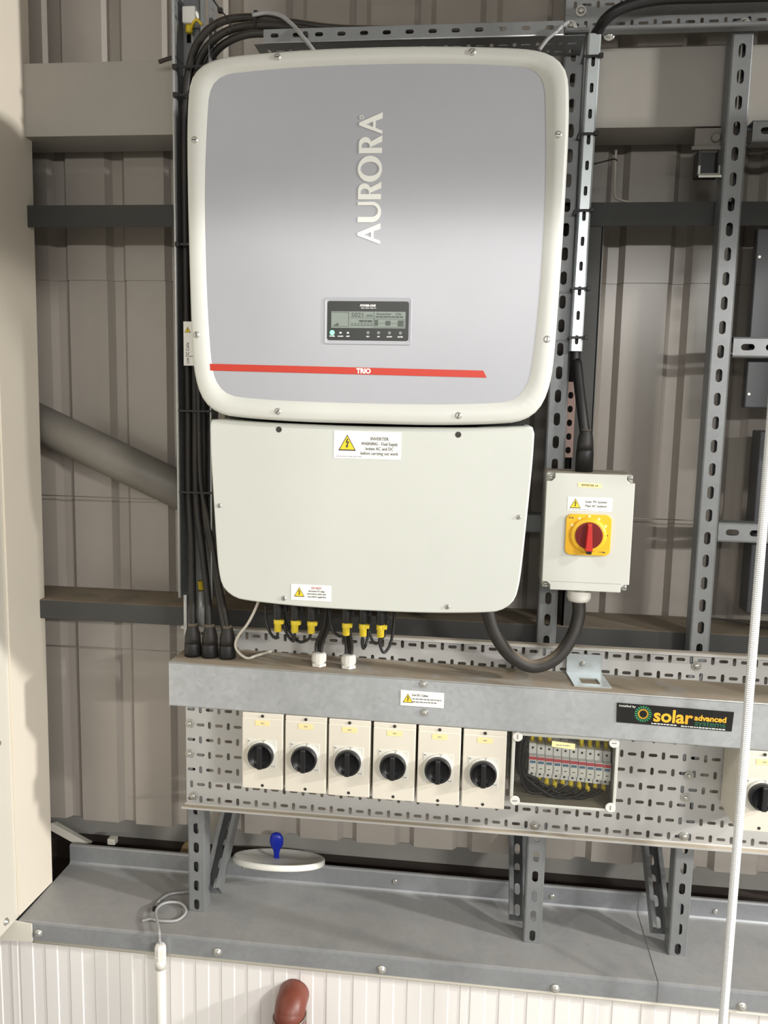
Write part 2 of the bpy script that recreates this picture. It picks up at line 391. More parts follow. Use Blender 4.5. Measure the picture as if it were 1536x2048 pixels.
# lower insulated panels with micro ribs
dado = thing('wall_lower', None, None, (0, -.085, 0)); tag(dado, kind='structure'); dado['label'] = 'white ribbed insulated wall panels under the ledge'
def dado_panel(x0, x1):
    mb = MB(); P = [(x0, -.05), (x0, -.086)]; x = x0+.012; d = 0
    P += [(x, -.086), (x+.002, -.0835)]; x += .006; P += [(x, -.0835), (x+.002, -.0865)]; x += .004
    st = .0318
    while x < x1-.03:
        x += st
        if d == 0: P += [(x-.0025, -.0865), (x, -.0845)]
        else: P += [(x-.0025, -.0845), (x, -.0865)]
        d = 1-d
    P += [(x1-.003, P[-1][1]), (x1, -.05)]
    n = len(P); mb.add([(a, b, 0) for a, b in P]+[(a, b, .585) for a, b in P], [(i, i+1, n+i+1, n+i) for i in range(n-1)])
    return mb.build('insulated_panel', 'dado', dado)
jx = at(924, 1990, -.085).x
for k in range(-3, 3): dado_panel(jx+k*1.1023, jx+(k+1)*1.1023-.0006)

# ledge cappings
ZL = .63
jl = .425
def capping(name, x0, x1, label, o=0.0):
    r = thing(name, None, None, (x0, -.1, ZL)); tag(r, kind='structure'); r['label'] = label
    P = [(-.097, .581), (-.102, .584), (-.1015, .624), (-.100, .629), (-.096, ZL+.0005), (.153, ZL), (.1575, ZL+.002), (.160, ZL+.007), (.160, .679), (.163, .683), (.170, .683), (.170, .676)]
    P = [(a-o, b+o) for a, b in P]; mb = MB(); n = len(P)
    mb.add([(x0, a, b) for a, b in P]+[(x1, a, b) for a, b in P], [(i, i+1, n+i+1, n+i) for i in range(n-1)])
    mb.build('capping_sheet', 'ledge', r, solid=.0015)
    return r
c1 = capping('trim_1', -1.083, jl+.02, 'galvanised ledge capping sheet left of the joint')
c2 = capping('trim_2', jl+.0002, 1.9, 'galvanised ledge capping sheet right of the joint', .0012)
for px, py in ((77, 1866), (435, 1904), (763, 1939), (1110, 1977), (1483, 2013)):
    p = at(px, py, -.1025); r = c1 if p.x < jl else c2
    o = MB().lathe([(.0105, 0), (.0105, .0018), (.010, .0024), (.0065, .0026), (.0065, .0065), (.004, .0075)], (p.x, -.1025, p.z), (0, -1, 0), 16).build('screw', 'steelbolt', r)
for px, py in ((490, 1733), (790, 1762), (1104, 1792), (1430, 1822)):
    p = at(px, py, .16); r = c1 if p.x < jl else c2
    MB().lathe([(.007, 0), (.007, .0015), (.0045, .002), (.0045, .005)], (p.x, .159, p.z), (0, -1, 0), 12).build('screw', 'steelbolt', r)
bead = MB().tube([(-1.05, -.094, .577), (1.9, -.094, .577)], .006, 10, 1).build('trim_3', 'bead'); tag(bead, 'cream sealing bead under the ledge lip', kind='structure')

# ================================================================== STEELWORK BEHIND
RB = .046   # back of the posts = front of the rails
def rail_obj(name, prof, x0, x1, material, label, cat, group=None, closed=False):
    mb = MB(); n = len(prof); F = [(i, i+1, n+i+1, n+i) for i in range(n-1)]
    if closed: F += [(n-1, 0, n, 2*n-1), list(range(n))[::-1], list(range(n, 2*n))]
    mb.add([(x0, a, b) for a, b in prof]+[(x1, a, b) for a, b in prof], F)
    o = mb.build(name, material, None, (x0, prof[0][0], prof[0][1]), solid=0 if closed else .002); tag(o, label, cat, group); return o
rail_obj('steel_beam', [(RB, 2.486), (RB, 2.645), (.172, 2.645), (.172, 2.486)], -1.9, 1.5, 'beam', 'wide beige box beam behind the top of the inverter', 'beam', closed=True)
rail_obj('cladding_rail', [(.075, 2.290), (.048, 2.284), (RB, 2.284), (RB, 2.333), (.05, 2.334), (.19, 2.334)], -1.9, 1.5, 'purlinshade', 'grey cladding rail crossing behind the upper half of the inverter', 'rail')
rail_obj('cladding_rail', [(.06, 1.345), (RB, 1.345), (RB, 1.391), (.05, 1.392), (.198, 1.392), (.198, 1.38)], -1.9, 1.5, 'purlin', 'dusty cladding rail just above the long slotted tray', 'rail')
# vertical trimmer right of the inverter
p0 = at(1165, 462, .05); 
mb = MB().box(.190, .236, .052, .056, 1.392, 2.283).box(.234, .238, .052, .19, 1.392, 2.283).box(.190, .194, .052, .19, 1.392, 2.283)
o = mb.build('vertical_trimmer', 'purlin', None, (.21, .05, 1.392)); tag(o, 'dark galvanised vertical trimmer between the two cladding rails', 'steel section')
# diagonal brace tube
a = Vector((-1.6, .15, 2.03)); q0 = (at(80, 847, .14)+at(82, 847, .14))/2; q1 = at(363, 982, .14)
dirv = (q1-q0).normalized()
br = MB().tube([q0-dirv*.5, q1+dirv*.48], .047, 20, 1).build('brace_tube', 'tube', None, q1+dirv*.48); tag(br, 'grey round steel brace running diagonally down behind the inverter', 'tube')
# tension wires
def wire(pa, pb, Y, label):
    a, b = at(*pa, Y), at(*pb, Y); d = (b-a).normalized()
    o = MB().tube([a-d*.5, b+d*.6], .0012, 6, 1).build('steel_wire', 'wire', None, a-d*.5); tag(o, label, 'wire')
wire((82, 990), (1385, 1041), .12, 'thin steel wire stretched across at the height of the isolator switch')
wire((92, 1290), (363, 1305), .12, 'thin steel wire low on the left, level with the trunking top')

# ================================================================== POSTS
PX = (-.670, .153, .487)
plab = ('slotted strut post behind the black cables at left', 'slotted strut post half hidden by the inverter and its isolator', 'tall slotted strut post standing free at right')
posts = []
for k, x in enumerate(PX):
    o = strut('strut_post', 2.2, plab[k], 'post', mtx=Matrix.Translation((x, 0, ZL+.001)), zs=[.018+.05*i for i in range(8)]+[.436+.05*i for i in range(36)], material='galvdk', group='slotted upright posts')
    posts.append(o)
# diagonal stays to the wall
for k, x in enumerate(PX):
    # lower end at the back of the post, upper end against the rail side
    s = -1 if k == 2 else 1
    xx = x + (.030 if k == 0 else -.034)
    p0 = Vector((xx, .022, .682)); p1 = Vector((xx, .192, .822)); d = (p1-p0).normalized()
    yv = Vector((0, d.z, -d.y)); mt = Matrix(((1, yv.x, d.x, p0.x), (0, yv.y, d.y, p0.y), (0, yv.z, d.z, p0.z), (0, 0, 0, 1)))
    # open side of the channel faces the viewer
    mt = mt @ Matrix.Translation((0, .036, 0)) @ Matrix.Rotation(PI, 4, 'Z')
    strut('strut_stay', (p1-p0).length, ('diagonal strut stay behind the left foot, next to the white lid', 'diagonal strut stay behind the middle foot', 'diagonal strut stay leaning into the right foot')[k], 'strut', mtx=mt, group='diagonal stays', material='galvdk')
# short rails to the right of the right post
def hrail(px0, py, x1, Y, label, name='strut_rail'):
    c = at(px0, py, Y)
    mt = Matrix(((0, 0, 1, c.x), (0, 1, 0, Y), (-1, 0, 0, c.z), (0, 0, 0, 1)))
    return strut(name, x1-c.x, label, 'rail', mtx=mt, group='short strut rails', start=.03, pitch=.05)
hrail(1466, 694, 1.1, .006, 'short strut rail at right, level with the display')
hrail(1436, 1064, 1.1, .006, 'short strut rail at right, level with the yellow isolator')
hrail(1505, 262, 1.1, .006, 'short strut rail at the right edge, level with the beam bottom')
hrail(1052, 1046, at(1098, 1046, .042).x, .041, 'stub of strut rail between inverter and yellow isolator')

# zinc slotted strip with the AC cable
sroot = thing('slotted_strip', 'narrow bright zinc slotted strip running up right of the inverter', 'channel', (.186, -.03, 2.01))
pT, pB = Vector((.1895, -.032, 2.645)), Vector((.1835, -.032, 2.012))
d = (pT-pB).normalized(); xv = Vector((d.z, 0, -d.x))
mt = Matrix(((xv.x, 0, d.x, pB.x), (xv.y, 1, d.y, pB.y), (xv.z, 0, d.z, pB.z), (0, 0, 0, 1)))
strut('channel', (pT-pB).length, parent=sroot, mtx=mt, width=.025, depth=.028, pitch=.0505, slot=(.0072, .0195), start=.0235, material='zinc', lips=False)
def tie(pc, parent, hx=.017, y0=-.036, y1=.0, head=1, material='black'):
    mb = MB(); x, z = pc; t = .0012; hz = .0024
    mb.box(x-hx, x+hx, y0-t, y0, z-hz, z+hz).box(x-hx-t, x-hx, y0-t, y1, z-hz, z+hz).box(x+hx, x+hx+t, y0-t, y1, z-hz, z+hz)
    mb.rbox(x+head*(hx)-.004, x+head*(hx)+.005, y0-.006, y0+.002, z-.0045, z+.0045, .001)
    return mb.build('cable_tie', material, parent)
for px, py in ((1182, 113), (1172, 268), (1164, 421), (1158, 577), (1153, 675)):
    p = at(px+2, py, -.034); tie((p.x, p.z), sroot)
# reddish slotted strip behind
o = strut('perforated_strip', .165, 'short reddish perforated strip beside the strut post above the isolator', 'strip', mtx=Matrix.Translation((.1815, .012, at(1135, 915, .01).z)), width=.020, depth=.004, pitch=.030, slot=(.011, .015), start=.016, material='reddish', lips=False)

# ================================================================== CABLE TRAYS
def tray_sheet(mb, x0, x1, z0, z1, y, px=.023, pz=.0378, phx=0.0, phz=0.0, par=0, f=None, holes=((.0195, .0075), (.0075, .018))):
    nx = int(math.ceil((x1-x0)/px))+2; nz = int(math.ceil((z1-z0)/pz))+2
    i0 = math.floor((x0-phx)/px)-1; k0 = math.floor((z0-phz)/pz)-1
    for i in range(i0, i0+nx+2):
        for k in range(k0, k0+nz+2):
            a, b = phx+(i-.5)*px, phx+(i+.5)*px; c, d = phz+(k-.5)*pz, phz+(k+.5)*pz
            A, B, C_, D = max(a, x0), min(b, x1), max(c, z0), min(d, z1)
            if A >= B-1e-6 or C_ >= D-1e-6: continue
            cx, cz = (a+b)/2, (c+d)/2; hw, hh = holes[(i+k+par) % 2]
            ok = cx-hw/2 > A+.001 and cx+hw/2 < B-.001 and cz-hh/2 > C_+.001 and cz+hh/2 < D-.001
            cell_hole(mb, A, B, C_, D, stad(cx, cz, hw, hh) if ok else None, y, f)
# the long tray used as mounting panel
PX0, PX1, PZ0, PZ1 = -.692, 1.35, .9155, 1.362
panel = thing('mounting_tray', 'long perforated galvanised tray carrying trunking and switches', 'cable tray', (.0, 0, PZ0))
mb = MB(); tray_sheet(mb, PX0, PX1, PZ0, PZ1, -.004, phx=-.656, phz=1.1165, par=0)
mb.build('perforated_base', 'tray', panel, solid=.0012)
for z, s in ((PZ0, 1), (PZ1, -1)):
    mb = MB(); x0 = PX0-.004 if s == 1 else PX0
    P = [(-.004, z), (-.006, z-s*.003), (-.028, z-s*.004), (-.031, z-s*.002), (-.031, z+s*.002), (-.028, z+s*.003)]
    n = len(P); mb.add([(x0, a_, b_) for a_, b_ in P]+[(PX1, a_, b_) for a_, b_ in P], [(i, i+1, n+i+1, n+i) for i in range(n-1)])
    mb.build('rolled_edge', 'tray', panel, solid=.0012)
for px, py in ((379, 1447), (379, 1507), (387, 1592), (1070, 1652), (1378, 1552), (1371, 1596), (1368, 1673), (1393, 1332), (450, 1290)):
    p = at(px, py, -.006); bolt(p.x, -.005, p.z, panel, .007, .006)

# top right tray (vertical base)
tr = thing('cable_tray', 'perforated galvanised tray across the top right corner', 'cable tray', (.131, 0, 2.645))
mb = MB(); tray_sheet(mb, .131, 1.35, 2.654, 2.83, -.008, phx=.15, phz=2.672, holes=((.0195, .0055), (.0065, .014)))
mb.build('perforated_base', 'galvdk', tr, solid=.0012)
mb = MB(); P = [(-.008, 2.654), (-.010, 2.650), (-.036, 2.649), (-.039, 2.651), (-.039, 2.656), (-.036, 2.658)]
n = len(P); mb.add([(.205, a_, b_) for a_, b_ in P]+[(1.35, a_, b_) for a_, b_ in P], [(i, i+1, n+i+1, n+i) for i in range(n-1)])
mb.build('rolled_edge', 'galvdk', tr, solid=.0012)
mb = MB(); P = [(-.008, 2.654), (-.010, 2.650), (-.030, 2.649), (-.033, 2.652), (-.033, 2.657)]
n = len(P); mb.add([(.131, a_, b_) for a_, b_ in P]+[(.178, a_, b_) for a_, b_ in P], [(i, i+1, n+i+1, n+i) for i in range(n-1)])
mb.build('end_edge', 'galvdk', tr, solid=.0012)
for px, py in ((1162, 22), (1142, 52), (1489, 47), (1218, 70)):
    p = at(px, py, -.01); bolt(p.x, -.0095, p.z, tr, .0075, .007)

# top left tray (horizontal base, front flange up)
tl = thing('cable_tray', 'slotted grey tray lying above the inverter', 'cable tray', (-.3, -.05, 2.615))
ZT = 2.617; yF = -.10
xa, xb = at(527, 60, yF).x, at(1128, 45, yF).x
mb = MB(); tray_sheet(mb, -.50, .165, -.098, .0, 0, phx=-.5, phz=-.06, f=lambda x, z: (x, z, ZT))
mb.build('perforated_base', 'galvdk', tl, solid=.0012)
mb = MB(); k = 0; x = xa
while x < xb-.002:
    e = min(x+.046, xb); cell_hole(mb, x, e, ZT, ZT+.026, stad((x+e)/2, ZT+.014, .017, .008, 4) if e-x > .03 else None, yF); x = e
mb.quad((xa, yF, ZT+.026), (xb, yF, ZT+.026), (xb, yF+.004, ZT+.028), (xa, yF+.004, ZT+.028))
mb.build('slotted_flange', 'galvdk', tl, solid=.0012)
mb = MB().tube([(xa, yF-.001, ZT), (xb, yF-.001, ZT)], .0016, 8, 1); mb.build('rolled_edge', 'galv', tl)
tie((at(610, 70, yF).x, ZT+.012), tl, hx=.002, y0=yF-.004, y1=-.02)

# left vertical tray
tv = thing('cable_tray', 'upright grey cable tray left of the inverter holding the black cables', 'cable tray', (-.65, 0, 1.44))
mb = MB(); ztop = 2.95
tray_sheet(mb, -.684, -.609, 1.44, 2.66, -.003, phx=-.646, phz=1.5, px=.0375, pz=.0378)
mb.build('perforated_base', 'galvdk', tv, solid=.0012)
f = lambda y, z: (-.684, y, z)
mb = MB(); tray_sheet(mb, -.054, -.003, 1.44, ztop, 0, phx=-.029, phz=1.5, px=.05, pz=.0378, f=f, holes=((.2, .2), (.2, .2)))
mb.build('side_flange', 'galvdk', tv, solid=.0012)
f = lambda y, z: (-.609, y, z)
mb = MB(); tray_sheet(mb, -.054, -.003, 1.44, ztop, 0, phx=-.029, phz=1.5, px=.05, pz=.0378, f=f, holes=((.02, .012), (.02, .012)))
mb.build('side_flange', 'galvdk', tv, solid=.0012)
mb = MB().tube([(-.685, -.055, 1.44), (-.688, -.055, ztop)], .0032, 8, 1); mb.build('rolled_edge', 'galv', tv)
mb = MB().tube([(-.609, -.055, 1.44), (-.609, -.055, 2.55)], .002, 8, 1); mb.build('rolled_edge', 'galv', tv)
MB().box(-.678, -.671, -.05, -.047, 1.352, 1.445).box(-.678, -.675, -.047, -.005, 1.352, 1.445).build('lower_flange', 'galv', tv)
for px, py in ((352, 135), (353, 191), (357, 489)):
    p = at(px, py, -.058)
    mb = MB().rbox(p.x-.006, p.x+.004, -.066, -.056, p.z-.005, p.z+.005, .0012).box(p.x, -.60, -.0625, -.0605, p.z-.0024, p.z+.0024); mb.build('cable_tie', 'black', tv)
for py in (822, 985):
    p = at(385, py, -.056); MB().box(-.684, -.607, -.0575, -.0562, p.z-.002, p.z+.002).build('cable_tie', 'black', tv)
# label on the bundle
pa, pb = at(367, 643, -.064), at(367, 731, -.064)
lab = plate(rect(pa.x, pa.x+.045, pb.z, pa.z), -.064, .0008, 'warning_label', 'paper', tv)
warn_triangle(pa.x+.0095, pa.z-.018, .0145, -.065, lab)
text('Live DC Cable', .0105, (pa.x+.009, -.065, pb.z+.027), lab, rot=PI/2, width=.045)
dashes(pa.x+.014, pa.x+.04, pb.z+.02, .002, -.065, lab, seed=3)

# ================================================================== INVERTER
CX = -.225
inv = thing('solar_inverter', 'large cream-rimmed solar inverter with grey front and small display', 'inverter', (CX, -.15, 1.485))
def outline(half, n=120):
    P = [Vector((x, z, 0)) for x, z in half]; P += [Vector((-x, z, 0)) for x, z in half[::-1][1:-1]]
    S = spline(P, 8, True); S.append(S[0]); L = [0]
    for a, b in zip(S, S[1:]): L.append(L[-1]+(b-a).length)
    out = []; j = 0
    for i in range(n):
        t = L[-1]*i/n
        while L[j+1] < t: j += 1
        q = S[j].lerp(S[j+1], (t-L[j])/(L[j+1]-L[j])); out.append((CX+q.x, q.y))
    return out     # clockwise from top centre
def inset(P, d):
    n = len(P); out = []
    for i in range(n):
        a, b = P[i-1], P[(i+1) % n]; tx, tz = b[0]-a[0], b[1]-a[1]; l = math.hypot(tx, tz)
        out.append((P[i][0]+tz/l*d, P[i][1]-tx/l*d))
    return out
def rings(mb, R, smooth=True):
    n = len(R[0][0]); k = len(mb.v)
    for P, y in R: mb.v += [Vector((x, y, z)) for x, z in P]
    for i in range(len(R)-1):
        for j in range(n): mb.f.append([k+i*n+j, k+i*n+(j+1) % n, k+(i+1)*n+(j+1) % n, k+(i+1)*n+j]); mb.sm.append(smooth)
    return mb
OUT = [(0, 2.532), (.1, 2.531), (.18, 2.528), (.25, 2.524), (.290, 2.519), (.320, 2.508), (.340, 2.488), (.348, 2.46), (.3515, 2.40), (.352, 2.33), (.351, 2.22), (.3485, 2.10), (.3455, 2.0), (.341, 1.945), (.330, 1.905), (.312, 1.880), (.285, 1.866), (.25, 1.861), (.18, 1.857), (.1, 1.855), (0, 1.855)]
INN = [(0, 2.500), (.1, 2.499), (.18, 2.496), (.24, 2.492), (.27, 2.489), (.293, 2.478), (.305, 2.458), (.309, 2.43), (.3135, 2.356), (.316, 2.28), (.3155, 2.2), (.313, 2.1), (.309, 2.02), (.303, 1.955), (.293, 1.925), (.275, 1.907), (.25, 1.900), (.18, 1.8955), (.1, 1.8935), (0, 1.893)]
LOW = [(0, 1.849), (.1, 1.850), (.2, 1.852), (.29, 1.8555), (.309, 1.856), (.3155, 1.851), (.316, 1.83), (.3145, 1.78), (.3095, 1.69), (.304, 1.60), (.300, 1.555), (.292, 1.522), (.272, 1.502), (.245, 1.494), (.16, 1.488), (.08, 1.4855), (0, 1.485)]
YI = -.292
po, pi_ = outline(OUT, 160), outline(INN, 160)
mb = MB(); rings(mb, [(inset(po, .004), -.19), (po, -.195), (po, YI+.012), (inset(po, .0015), YI+.006), (inset(po, .004), YI+.002), (inset(po, .008), YI), (pi_, YI), (inset(pi_, .001), YI+.002)])
mb.build('cover_frame', 'cover', inv)
pf = MB(); n = len(pi_); pf.add([(x, YI+.0006, z) for x, z in inset(pi_, .0004)], [list(range(n))]); fp = pf.build('front_panel', 'panel', inv)
MB().rbox(CX-.305, CX+.305, -.192, -.028, 1.87, 2.50, .012).build('heat_sink_body', 'darkplate', inv)
pl_ = outline(LOW, 140); YL = -.271
mb = MB(); rings(mb, [(pl_, -.03), (pl_, YL+.006), (inset(pl_, .0012), YL+.0025), (inset(pl_, .0035), YL)])
n = 140; k = len(mb.v); mb.f.append([k-n+j for j in range(n)]); mb.sm.append(False); mb.f.append(list(range(n))[::-1]); mb.sm.append(False)
mb.build('wiring_box', 'lowbox', inv)
MB().box(CX-.30, CX+.30, -.19, -.04, 1.845, 1.875).build('neck', 'blackpl', inv)
MB().box(CX-.25, CX+.25, -.028, 0.002, 1.6, 2.45).build('wall_bracket', 'galvdk', inv)
for x, z in ((-.402, 2.519-.003), (-.048, 2.519-.003), (.1085, 2.374), (.105, 2.017), (-.052, 1.8745), (-.398, 1.8745), (-.5585, 2.017), (-.5595, 2.374)): screw(x, YI, z, .0052, inv)
for x, z in ((-.401, 1.839), (-.052, 1.838)):
    MB().lathe([(.0058, 0), (.0058, .0004)], (x, YL, z), (0, -1, 0), 16).build('screw_hole', 'hole', inv)
for x, z in ((-.521, 1.685), (.0685, 1.684)): screw(x, YL, z, .0038, inv)
for x, z in ((-.389, 1.503), (-.062, 1.502)): screw(x, YL, z, .0042, inv)
# red stripe and lettering
plate([(-.5315, 1.9495), (-.002, 1.9455), (-.009, 1.9585), (-.5325, 1.9625)], YI+.0004, .0006, 'red_stripe', 'red', fp)
text('TRIO', .0125, (-.233, YI-.0004, 1.9535), fp, name='model_lettering', material='white', bold=.0006, width=.0275)
def glyph(outlines, s0, unit, name='brand_letter'):
    cu = bpy.data.curves.new('g', 'CURVE'); cu.dimensions = '2D'; cu.fill_mode = 'BOTH'; cu.extrude = .0003
    for O in outlines:
        sp_ = cu.splines.new('POLY'); sp_.points.add(len(O)-1); sp_.use_cyclic_u = True
        for pt, (a_, b_) in zip(sp_.points, O): pt.co = (a_, b_, 0, 1)
    o = bpy.data.objects.new('tmp', cu); COL.objects.link(o); dg = bpy.context.evaluated_depsgraph_get(); dg.update()
    me = bpy.data.meshes.new_from_object(o.evaluated_get(dg)); bpy.data.objects.remove(o, do_unlink=True); bpy.data.curves.remove(cu)
    b = parent_base(fp)
    for v in me.vertices:
        s, t, d_ = (v.co.x+s0)*unit, v.co.y*unit*1.07, v.co.z
        v.co = Vector((-.2065-t, YI-.0002-d_, 2.1855+s))-b
    me.name = name; me.materials.clear(); me.materials.append(M['white'])
    n_ = bpy.data.objects.new(name, me); COL.objects.link(n_); n_.parent = fp
def arc(cx, cz, rx, rz, a0, a1, n=10): return [(cx+rx*math.cos(math.radians(a0+(a1-a0)*i/n)), cz+rz*math.sin(math.radians(a0+(a1-a0)*i/n))) for i in range(n+1)]
GA = [[(0, 0), (47, 0), (85, 95), (188, 95), (220, 0), (305, 0), (165, 325), (125, 325)], [(100, 132), (138, 232), (176, 132)]]
GU = [[(0, 325)]+arc(148, 125, 148, 130, 180, 360, 18)+[(294, 325), (247, 325)]+arc(162, 130, 85, 90, 0, -180, 16)+[(78, 325)]]
GR = [[(0, 0), (76, 0), (76, 155), (94, 155), (163, 0), (252, 0), (170, 152)]+arc(140, 238, 90, 86, -70, 90, 14)+[(0, 324)], [(76, 172), (76, 288)]+arc(108, 230, 45, 58, 90, -90, 10)]
GO = [arc(187, 164, 187, 170, 0, 352, 44), arc(187, 164, 101, 131, 0, -352, 44)]
U_ = .2315/1882
for G, s0 in ((GA, 0), (GU, 318), (GR, 648), (GO, 898), (GR, 1307), (GA, 1578)): glyph(G, s0, U_)
glyph([arc(0, 0, 29, 29, 0, 345, 23), arc(0, 0, 22, 22, 0, -345, 23)], 1818, U_, 'registered_mark'); 
text('R', .005, (-.2065-.0385, YI-.0005, 2.1855+1818*U_), fp, name='registered_letter', material='white', rot=PI/2)
bpy.context.view_layer.update()
for ch in fp.children:
    if ch.name.startswith('registered_mark'):
        for v in ch.data.vertices: v.co.x -= .0385
# display
dx0, dx1, dz0, dz1 = -.3035, -.1505, 2.0105, 2.0820
fr_ = MB()
R = [(rrect(dx0-.006, dx1+.006, dz0-.008, dz1+.007, .004), YI+.0002), (rrect(dx0-.005, dx1+.005, dz0-.007, dz1+.006, .004), YI-.0012), (rrect(dx0-.0005, dx1+.0005, dz0-.0005, dz1+.0005, .004), YI-.0004)]
rings(fr_, R, False); fr_.build('display_surround', 'panel', inv)
disp = plate(rrect(dx0, dx1, dz0, dz1, .004), YI+.0008, .0018, 'display_unit', 'lcdframe', inv)
yd = YI-.0011
scr = plate(rect(dx0+.0075, dx1-.0055, dz0+.0225, dz1-.0185), yd, .0004, 'lcd_screen', 'lcd', disp)
ys = yd-.0005; sx0, sz0 = dx0+.0075, dz0+.0225; SW, SH = (dx1-.0055)-sx0, (dz1-.0185)-sz0
def lr(a, b, c, d_, mb): mb.prism(rect(sx0+a*SW, sx0+b*SW, sz0+c*SH, sz0+d_*SH), ys-.0002, ys)
mb = MB()
for s in ((.01, .24, .93, .96), (.235, .24, .1, .96), (.01, .24, .08, .10), (.26, .57, .60, .615), (.575, .58, .05, .98), (.58, .98, .55, .57), (.98, .985, .05, .55), (.58, .98, .05, .07), (.64, .74, .29, .305), (.80, .90, .29, .305), (.735, .80, .17, .45), (.90, .97, .12, .48), (.59, .635, .15, .5)): lr(*s, mb)
mb.prism([(sx0+.03*SW, sz0+.12*SH), (sx0+.10*SW, sz0+.12*SH), (sx0+.10*SW, sz0+.30*SH), (sx0+.075*SW, sz0+.28*SH)], ys-.0002, ys)
for i in range(7): lr(.27+i*.043, .30+i*.043, .14, .19, mb); lr(.27+i*.043, .30+i*.043, .24, .28, mb)
mb.build('lcd_segments', 'lcdink', scr)
def lt(s, sz, u, v, wd): text(s, sz, (sx0+u*SW, ys-.0001, sz0+v*SH), scr, name='lcd_text', material='lcdink', width=wd)
lt('5021', .012, .36, .78, .022); lt('kWh', .006, .52, .74, .011); lt('Inverter   Ok', .0062, .78, .86, .046);
dashes(sx0+.60*SW, sx0+.97*SW, sz0+.69*SH, .0026, ys, scr, 'lcdink', 61, 'lcd_print'); dashes(sx0+.38*SW, sx0+.56*SW, sz0+.42*SH, .0040, ys, scr, 'lcdink', 62, 'lcd_print')
text('POWER-ONE', .0052, ((dx0+dx1)/2-.0005, yd-.0003, dz1-.0078), disp, name='maker_lettering', material='white', bold=.0003, width=.030, shear=.25)
dashes(-.240, -.2115, dz1-.0122, .0011, yd, disp, 'white', 5)
led = MB().lathe([(.0046, 0), (.0042, .0008), (.002, .0016)], (dx0+.0095, yd, dz0+.0135), (0, -1, 0), 16).build('power_led', 'led', disp); tag(led, 'glowing green power light')
for x in (.0255, .0395): MB().prism(stad(dx0+x, dz0+.0135, .0046, .003, 4), yd-.0004, yd).build('indicator', 'white', disp)
for x in (.0775, .0975, .1180, .1385): MB().lathe([(.0030, 0), (.0028, .001)], (dx0+x, yd, dz0+.0142), (0, -1, 0), 14).build('button', 'inkgrey', disp)
for s, x, wd in (('POWER', .0095, .0105), ('ALARM', .0255, .0105), ('GFI', .0395, .0065), ('ESC', .0775, .0055), ('UP', .0975, .005), ('DOWN', .1180, .0100), ('ENTER', .1385, .0100)):
    text(s, .0030, (dx0+x, yd-.0003, dz0+.0070), disp, name='caption', material='white', width=wd, bold=.00015)
# warning labels on the wiring box
l1 = plate(rect(-.2918, -.1608, 1.7865, 1.8395), YL-.0002, .0006, 'warning_label', 'paper', inv); yl = YL-.0009
warn_triangle(-.2655, 1.8155, .0345, yl, l1)
for s, z, wd, sz in (('INVERTER', 1.8255, .035, .0092), ('WARNING - Dual Supply', 1.8160, .071, .0088), ('Isolate AC and DC', 1.8065, .054, .0088), ('before carrying out work', 1.7975, .073, .0088)):
    text(s, sz, (-.2025, yl-.0002, z), l1, width=wd)
dashes(-.2865, -.236, 1.7905, .0012, yl, l1, seed=7)
l2 = plate(rect(-.3742, -.2930, 1.5010, 1.5330), YL-.0002, .0006, 'warning_label', 'paper', inv)
warn_triangle(-.3575, 1.5165, .0215, yl, l2)
text('DO NOT', .0070, (-.3225, yl-.0002, 1.5265), l2, material='inkred', width=.0205)
for s, z, wd in (('disconnect DC plugs', 1.5205, .0325), ('and sockets under load', 1.5148, .0370), ('- turn off AC supply first', 1.5090, .0385)):
    text(s, .0048, (-.3225, yl-.0002, z), l2, width=wd)

# ================================================================== TRUNKING
TS = -.011
trunk = thing('cable_trunking', 'long galvanised steel trunking box across the panel', 'trunking', (0, -.13, 1.20))
def tx(z, x): return z + TS*(x+.683)
X0, X1 = -.683, 1.35
mb = MB(); prof = [(-.006, 1.3105), (-.127, 1.3105), (-.130, 1.3075), (-.130, 1.211), (-.128, 1.2085), (-.11, 1.2085)]
n = len(prof)
mb.add([(X0, a_, b_) for a_, b_ in prof]+[(X1, a_, tx(b_, X1)) for a_, b_ in prof], [(i, i+1, n+i+1, n+i) for i in range(n-1)])
mb.add([(X0, -.006, 1.3105), (X0, -.130, 1.3105), (X0, -.130, 1.2085), (X0, -.006, 1.2085)], [(0, 1, 2, 3)])
mb.build('trunking_body', 'galvdust', trunk, solid=.0015)
MB().tube([(X0, -.1302, 1.3098), (X1, -.1302, tx(1.3098, X1))], .0014, 6, 1).build('lid_edge', 'galv', trunk)
MB().add([(X0+.002, -.126, 1.2090), (X1, -.126, tx(1.2090, X1)), (X1, -.006, tx(1.2090, X1)), (X0+.002, -.006, 1.2090)], [(0, 1, 2, 3)]).build('trunking_floor', 'galv', trunk)
for px, py in ((847, 1368), (849, 1425)):
    p = at(px, py, -.131); bolt(p.x, -.1312, p.z, trunk, .0055, .004)
l3 = plate([(-.1625, 1.2445), (-.0685, 1.2435), (-.0685, 1.2775), (-.1625, 1.2790)], -.1312, .0006, 'warning_label', 'paper', trunk)
warn_triangle(-.1465, 1.2605, .0225, -.1320, l3)
text('Live DC Cables', .0068, (-.1200, -.1322, 1.2690), l3, width=.035, rot=-.02)
dashes(-.137, -.074, 1.2605, .0028, -.132, l3, seed=11); dashes(-.1365, -.084, 1.2540, .0028, -.132, l3, seed=12)
